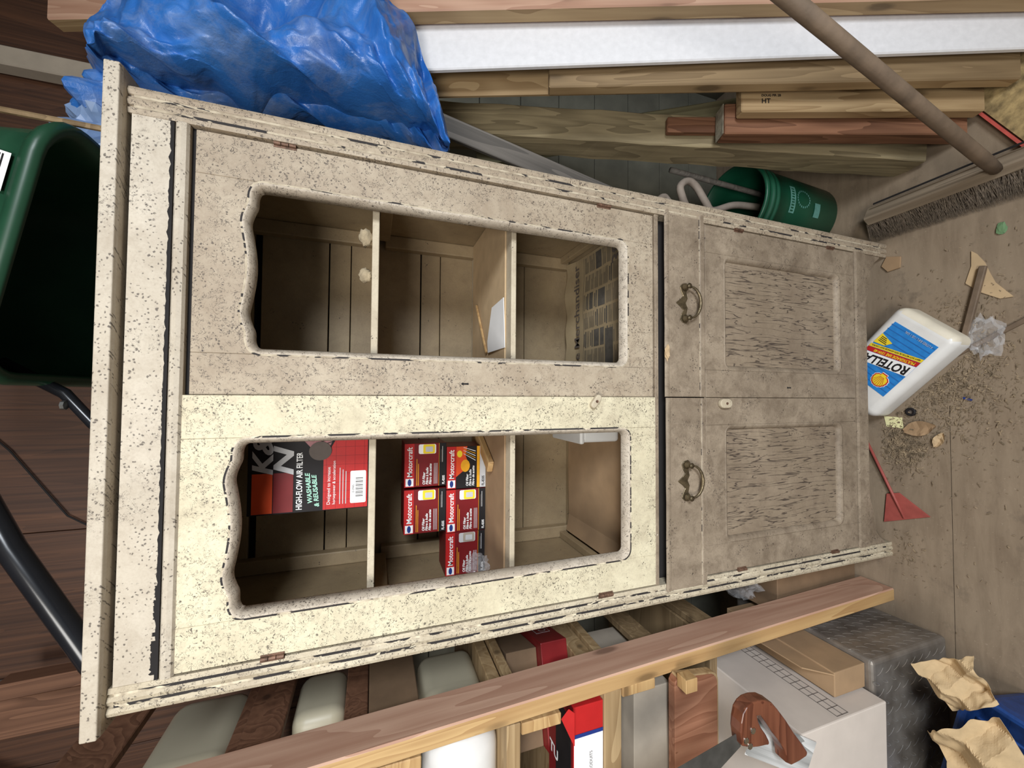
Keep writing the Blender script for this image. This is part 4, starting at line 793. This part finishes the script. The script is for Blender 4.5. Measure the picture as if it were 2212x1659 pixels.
# stove box and cartons seen through the side
CB = empty('stove_box', 'dark red camping stove box on the shelf beside the cupboard', 'box', (-.80, .31, 1.0305)); CB.rotation_euler.z = .25
MB().box(-.12, .12, -.16, .14, 0, .075).build('box_body', flat('deep_red_carton', (.24, .014, .016), .45, 0, .06), CB, .002)
cm = plane_m((.1205, -.085, .024), (0, 1, 0), (0, 0, 1)); patch('logo_frame', rect(-.005, .118, -.008, .034), cm, MAT['silver'], CB); patch('logo_field', rect(-.003, .116, -.006, .032), Matrix.Translation((.0005, 0, 0)) @ cm, bpy.data.materials['deep_red_carton'], CB)
text('Coleman', .030, Matrix.Translation((.0012, 0, 0)) @ cm, MAT['silver'], CB, bold=.0004, sx=.95)
def carton(name, label, loc, dims, rz, mat, flap=None):
    o = empty(name, label, 'carton', loc); o.rotation_euler.z = rz; x, y, z = dims
    MB().box(-x/2, x/2, -y/2, y/2, 0, z).build('carton_body', mat, o, .002)
    MB().box(-x/2+.002, x/2-.002, -.0006, .0006, z-.0004, z+.0007).build('flap_seam', MAT['black'], o)
    return o
carton('brown_carton', 'dull brown carton stacked on the camping stove box', (-.81, .32, 1.1062), (.22, .28, .085), .25, MAT['cardboard_dark'])
# red and white product box at the front
RB = empty('product_box', 'red, white and blue product box with a torn flap on the shelf behind the post', 'box', (-.665, .005, 1.0308))
MB().box(-.36, -.012, .0, .125, 0, .074).build('box_body', MAT['red'], RB, .0015)
fm = plane_m((0, -.0004, 0), (1, 0, 0), (0, 0, 1)); patch('printed_panel', rect(-.359, -.075, .001, .073), fm, MAT['white'], RB); patch('printed_band', rect(-.078, -.070, .001, .073), Matrix.Translation((0, -.0004, 0)) @ fm, MAT['navy'], RB)
tm = plane_m((0, 0, .0744), (1, 0, 0), (0, 1, 0)); patch('printed_panel', rect(-.359, -.014, .002, .123), tm, MAT['darkred'], RB); patch('picture_window', rrect(-.34, -.045, .010, .085, .03), Matrix.Translation((0, 0, .0005)) @ tm, MAT['ink'], RB)
text('TU', .035, Matrix.Translation((0, 0, .001)) @ plane_m((-.19, .118, .0744), (0, -1, 0), (1, 0, 0)), MAT['white'], RB, bold=.001)
text('PRODUITS', .010, fm @ Matrix.Translation((-.16, .028, .0008)), MAT['inkgrey'], RB)
b = MB(); b.prism([(-.08, .0), (-.012, .0), (-.006, .02), (-.03, .045)], 0, .0018, lambda u, v, w: Vector((u, -.001+v*.35-.012, .078+v*.5+w))); b.build('torn_flap', MAT['red'], RB)
carton('grey_carton', 'grey carton standing behind the plywood panel', (-.865, .13, .842), (.36, .24, .103), 0, MAT['greyboard'])
PPN = empty('plywood_panel', 'red-brown plywood panel with a rounded corner on the shelving front', 'panel', (0, 0, 0))
pts = [(-1.25, .735), (-.71, .735)]+arc(-.685, .760, .025, -PI/2, 0, 5)+[(-.648, .855), (-.66, .862), (-1.25, .862)]
pb = MB().prism(pts, -.029, -.0068, lambda u, v, w: Vector((u, w, v))).build('panel_face', wood('varnished_ply', (.22, .085, .045), (.36, .17, .10), .8, False, .5, .1, axis=2), PPN, .002)
MB().prism([(x*1.0+.0035*(1 if x > -.9 else 0), z-.0035) for x, z in pts[:10]]+[(-.648, .84), (-.66, .80), (-.69, .75), (-.72, .742), (-1.25, .742)], -.027, -.0088, lambda u, v, w: Vector((u, w, v))).build('ply_edge', MAT['tan'], PPN)
# tread-plate tool box on the floor
TB = empty('tool_box', 'aluminium tread-plate tool box on the floor behind the front post', 'tool box', (-.666, -.121, 0)); TB.rotation_euler.z = .02
MB().box(-.55, 0, .0, .40, .0, .325).build('box_body', MAT['alu'], TB, .010, 3)
tmesh = None
def tread(m):
    global tmesh
    if tmesh is None:
        b = MB(); n = 6; loops = []
        for i in range(n+1): t = -1+2*i/n; w_ = .0034*(1-t*t)+.0003; loops.append([(t*.0145, -w_, 0), (t*.0145, 0, .0022*(1-t*t)+.0002), (t*.0145, w_, 0)])
        b.loft(loops, False); o = b.build('tread', flat('polished_tread', (.75, .74, .72), .25, .75, .1, 60), TB); tmesh = o.data
    else: o = bpy.data.objects.new('tread', tmesh); COL.objects.link(o); o.parent = TB
    o.matrix_local = m
for i in range(11):
    for j in range(9):
        y, z = .022+i*.026, .025+j*.034+(.017 if i % 2 else 0)
        if z < .315 and y < .30: tread(plane_m((.0003, y, z), (0, .5, 1 if i % 2 else 1), (0, 1, -.5)))
for i in range(12):
    for j in range(9):
        x, z = -.03-i*.026, .025+j*.034+(.017 if i % 2 else 0)
        if z < .315: tread(plane_m((x, -.0003, z), (.5 if i % 2 else -.6, 0, 1), (1 if True else 0, 0, -.5 if i % 2 else .6)))
# cartons on the tool box
BC = empty('open_carton', 'open brown cardboard carton with a bent flap on the tool box', 'carton', (-.708, .05, .3265))
MB().box(-.030, .030, -.155, .16, 0, .115).build('carton_body', MAT['cardboard'], BC, .002)
b = MB(); b.prism([(-.155, .115), (.14, .115), (.13, .175), (-.11, .165)], 0, .003, lambda u, v, w: Vector((.026-w+.10*(v-.115)*0, u, v))); b.build('flap', MAT['cardboard'], BC)
WC = empty('white_carton', 'off-white carton with a printed grid along one edge, on the tool box', 'carton', (-.742, -.150, .3275))
MB().box(-.36, 0, 0, .40, 0, .295).build('carton_body', MAT['offwhite'], WC, .003)
gm = plane_m((.0004, 0, 0), (0, 1, 0), (0, 0, 1))
for i in range(14): patch('grid_line', rect(.008+i*.022, .0094+i*.022, .128, .166), gm, MAT['inkgrey'], WC)
for z in (.128, .147, .166): patch('grid_line', rect(.008, .30, z, z+.0014), gm, MAT['inkgrey'], WC)
patch('grid_square', rect(-.22, -.195, .02, .022), plane_m((0, -.0004, 0), (1, 0, 0), (0, 0, 1)), MAT['inkgrey'], WC); patch('grid_square', rect(-.197, -.195, .003, .022), plane_m((0, -.0004, 0), (1, 0, 0), (0, 0, 1)), MAT['inkgrey'], WC)
# hand saw leaning on the white carton
SW = empty('hand_saw', 'hand saw with a varnished brown wooden handle leaning on the white carton', 'saw', (0, 0, 0))
hp = [(-.646, .848), (-.628, .846), (-.611, .841), (-.601, .831), (-.596, .818), (-.596, .80), (-.600, .781), (-.610, .763), (-.625, .749), (-.654, .725), (-.683, .704), (-.71, .682), (-.734, .664), (-.741, .667), (-.745, .690), (-.746, .712), (-.737, .727), (-.724, .728), (-.713, .731), (-.699, .738), (-.684, .750), (-.670, .762), (-.656, .772), (-.640, .784), (-.627, .794), (-.625, .804), (-.636, .801), (-.650, .794), (-.667, .781), (-.683, .772), (-.689, .774), (-.687, .782), (-.685, .80), (-.681, .820), (-.672, .844)]
MB().prism(hp, -.190, -.164, lambda u, v, w: Vector((u, w, v))).build('handle', MAT['sawwood'], SW, .007, 3)
MB().prism([(-.655, .83), (-.684, .835), (-.80, 1.06), (-.70, 1.12)], -.1775, -.1762, lambda u, v, w: Vector((u, w, v))).build('blade', MAT['steel'], SW)
for x, z in ((-.662, .836), (-.675, .826), (-.648, .818)): MB().prism(ellipse(x, z, .006, .006, 14), -.1925, -.188, lambda u, v, w: Vector((u, w, v))).build('rivet', flat('bright_nickel', (.7, .68, .6), .2, 1.0), SW, .001)
tag(board('whitewashed_slat', (-.700, -.1525, .775), (-.80, -.1525, .60), (0, -1, 0), .075, .0015, wood('whitewashed_grain', (.25, .25, .24), (.72, .72, .71), 1, False), bevel=0), 'thin white streaky slat behind the saw handle', 'slat')
# blue bin with brown paper on it
BB = empty('blue_bin', 'blue plastic bin on the floor in the corner by the tool box', 'bin', (-.905, -.355, 0)); BB.rotation_euler.z = -.2
b = MB(); b.loft([[Vector((u, v, z)) for u, v in rrect(-.19+i, .19-i, -.22+i, .16-i, .03)] for z, i in ((0.0005, .03), (.01, .02), (.165, .004), (.17, -.006), (.186, -.006), (.188, .0), (.186, .008), (.15, .012), (.02, .03))], True, (True, True)); b.build('bin_body', MAT['bluecrate'], BB)
for i in range(9): b = MB(); b.tube([(-.17+i*.042, -.2, .160), (-.19+i*.045, .14, .160)], .004, 6); b.build('cover_slat', MAT['bluecrate'], BB)
def tent(x): x = x-math.floor(x); return 1-abs(2*x-1)
def paper(name, pts, seed, mat, label, cat, amp=.03, n=36):
    """crushed sheet: quad pts (p00, p10, p11, p01) with sharp creases"""
    P = [Vector(p) for p in pts]; b = MB(); top = []
    for j in range(n+1):
        for i in range(n+1):
            u, v = i/n, j/n; p = P[0]*(1-u)*(1-v)+P[1]*u*(1-v)+P[2]*u*v+P[3]*(1-u)*v
            h = 1.5*tent(u*1.1+v*.8+seed*.37)+.9*tent(v*1.5-u*.7+seed*.21)+.18*tent(u*3.1+v*1.3+seed)
            e = .006*noise.noise(Vector((u*7, v*7, seed+3))); top.append(p+Vector((e, e*.6, amp*h)))
    m_ = len(top); fs = []
    for j in range(n):
        for i in range(n): a = j*(n+1)+i; fs.append((a, a+1, a+n+2, a+n+1)); fs.append((m_+a, m_+a+n+1, m_+a+n+2, m_+a+1))
    rim = [i for i in range(n+1)]+[j*(n+1)+n for j in range(1, n+1)]+[n*(n+1)+i for i in range(n-1, -1, -1)]+[j*(n+1) for j in range(n-1, 0, -1)]
    for k in range(len(rim)): a, c_ = rim[k], rim[(k+1) % len(rim)]; fs.append((a, m_+a, m_+c_, c_))
    b.add(top+[p-Vector((0, 0, .0012)) for p in top], fs); return tag(b.build(name, mat), label, cat)
paper('kraft_paper', [(-.93, -.24, .19), (-.80, -.36, .19), (-.685, -.305, .215), (-.78, -.205, .25)], 1, MAT['paperbag'], 'crushed brown kraft paper, the larger piece on the blue bin', 'paper', .030)
paper('kraft_paper', [(-.735, -.225, .215), (-.665, -.300, .21), (-.585, -.262, .20), (-.640, -.180, .245)], 5, MAT['paperbag'], 'smaller torn corner of brown kraft paper beside the larger piece', 'paper', .022)
tag(crumple('film_bag', (-.575, .18, .425), (.045, .06, .046), 11, MAT['clear'], .8), 'clear plastic film tucked between the cupboard and the post', 'plastic film')
tag(MB().box(-.66, -.52, .1, .24, .0005, .36).build('dark_carton', MAT['cardboard_dark'], None, .002, 1), 'dark carton in the gap between the cupboard and the front post', 'carton')
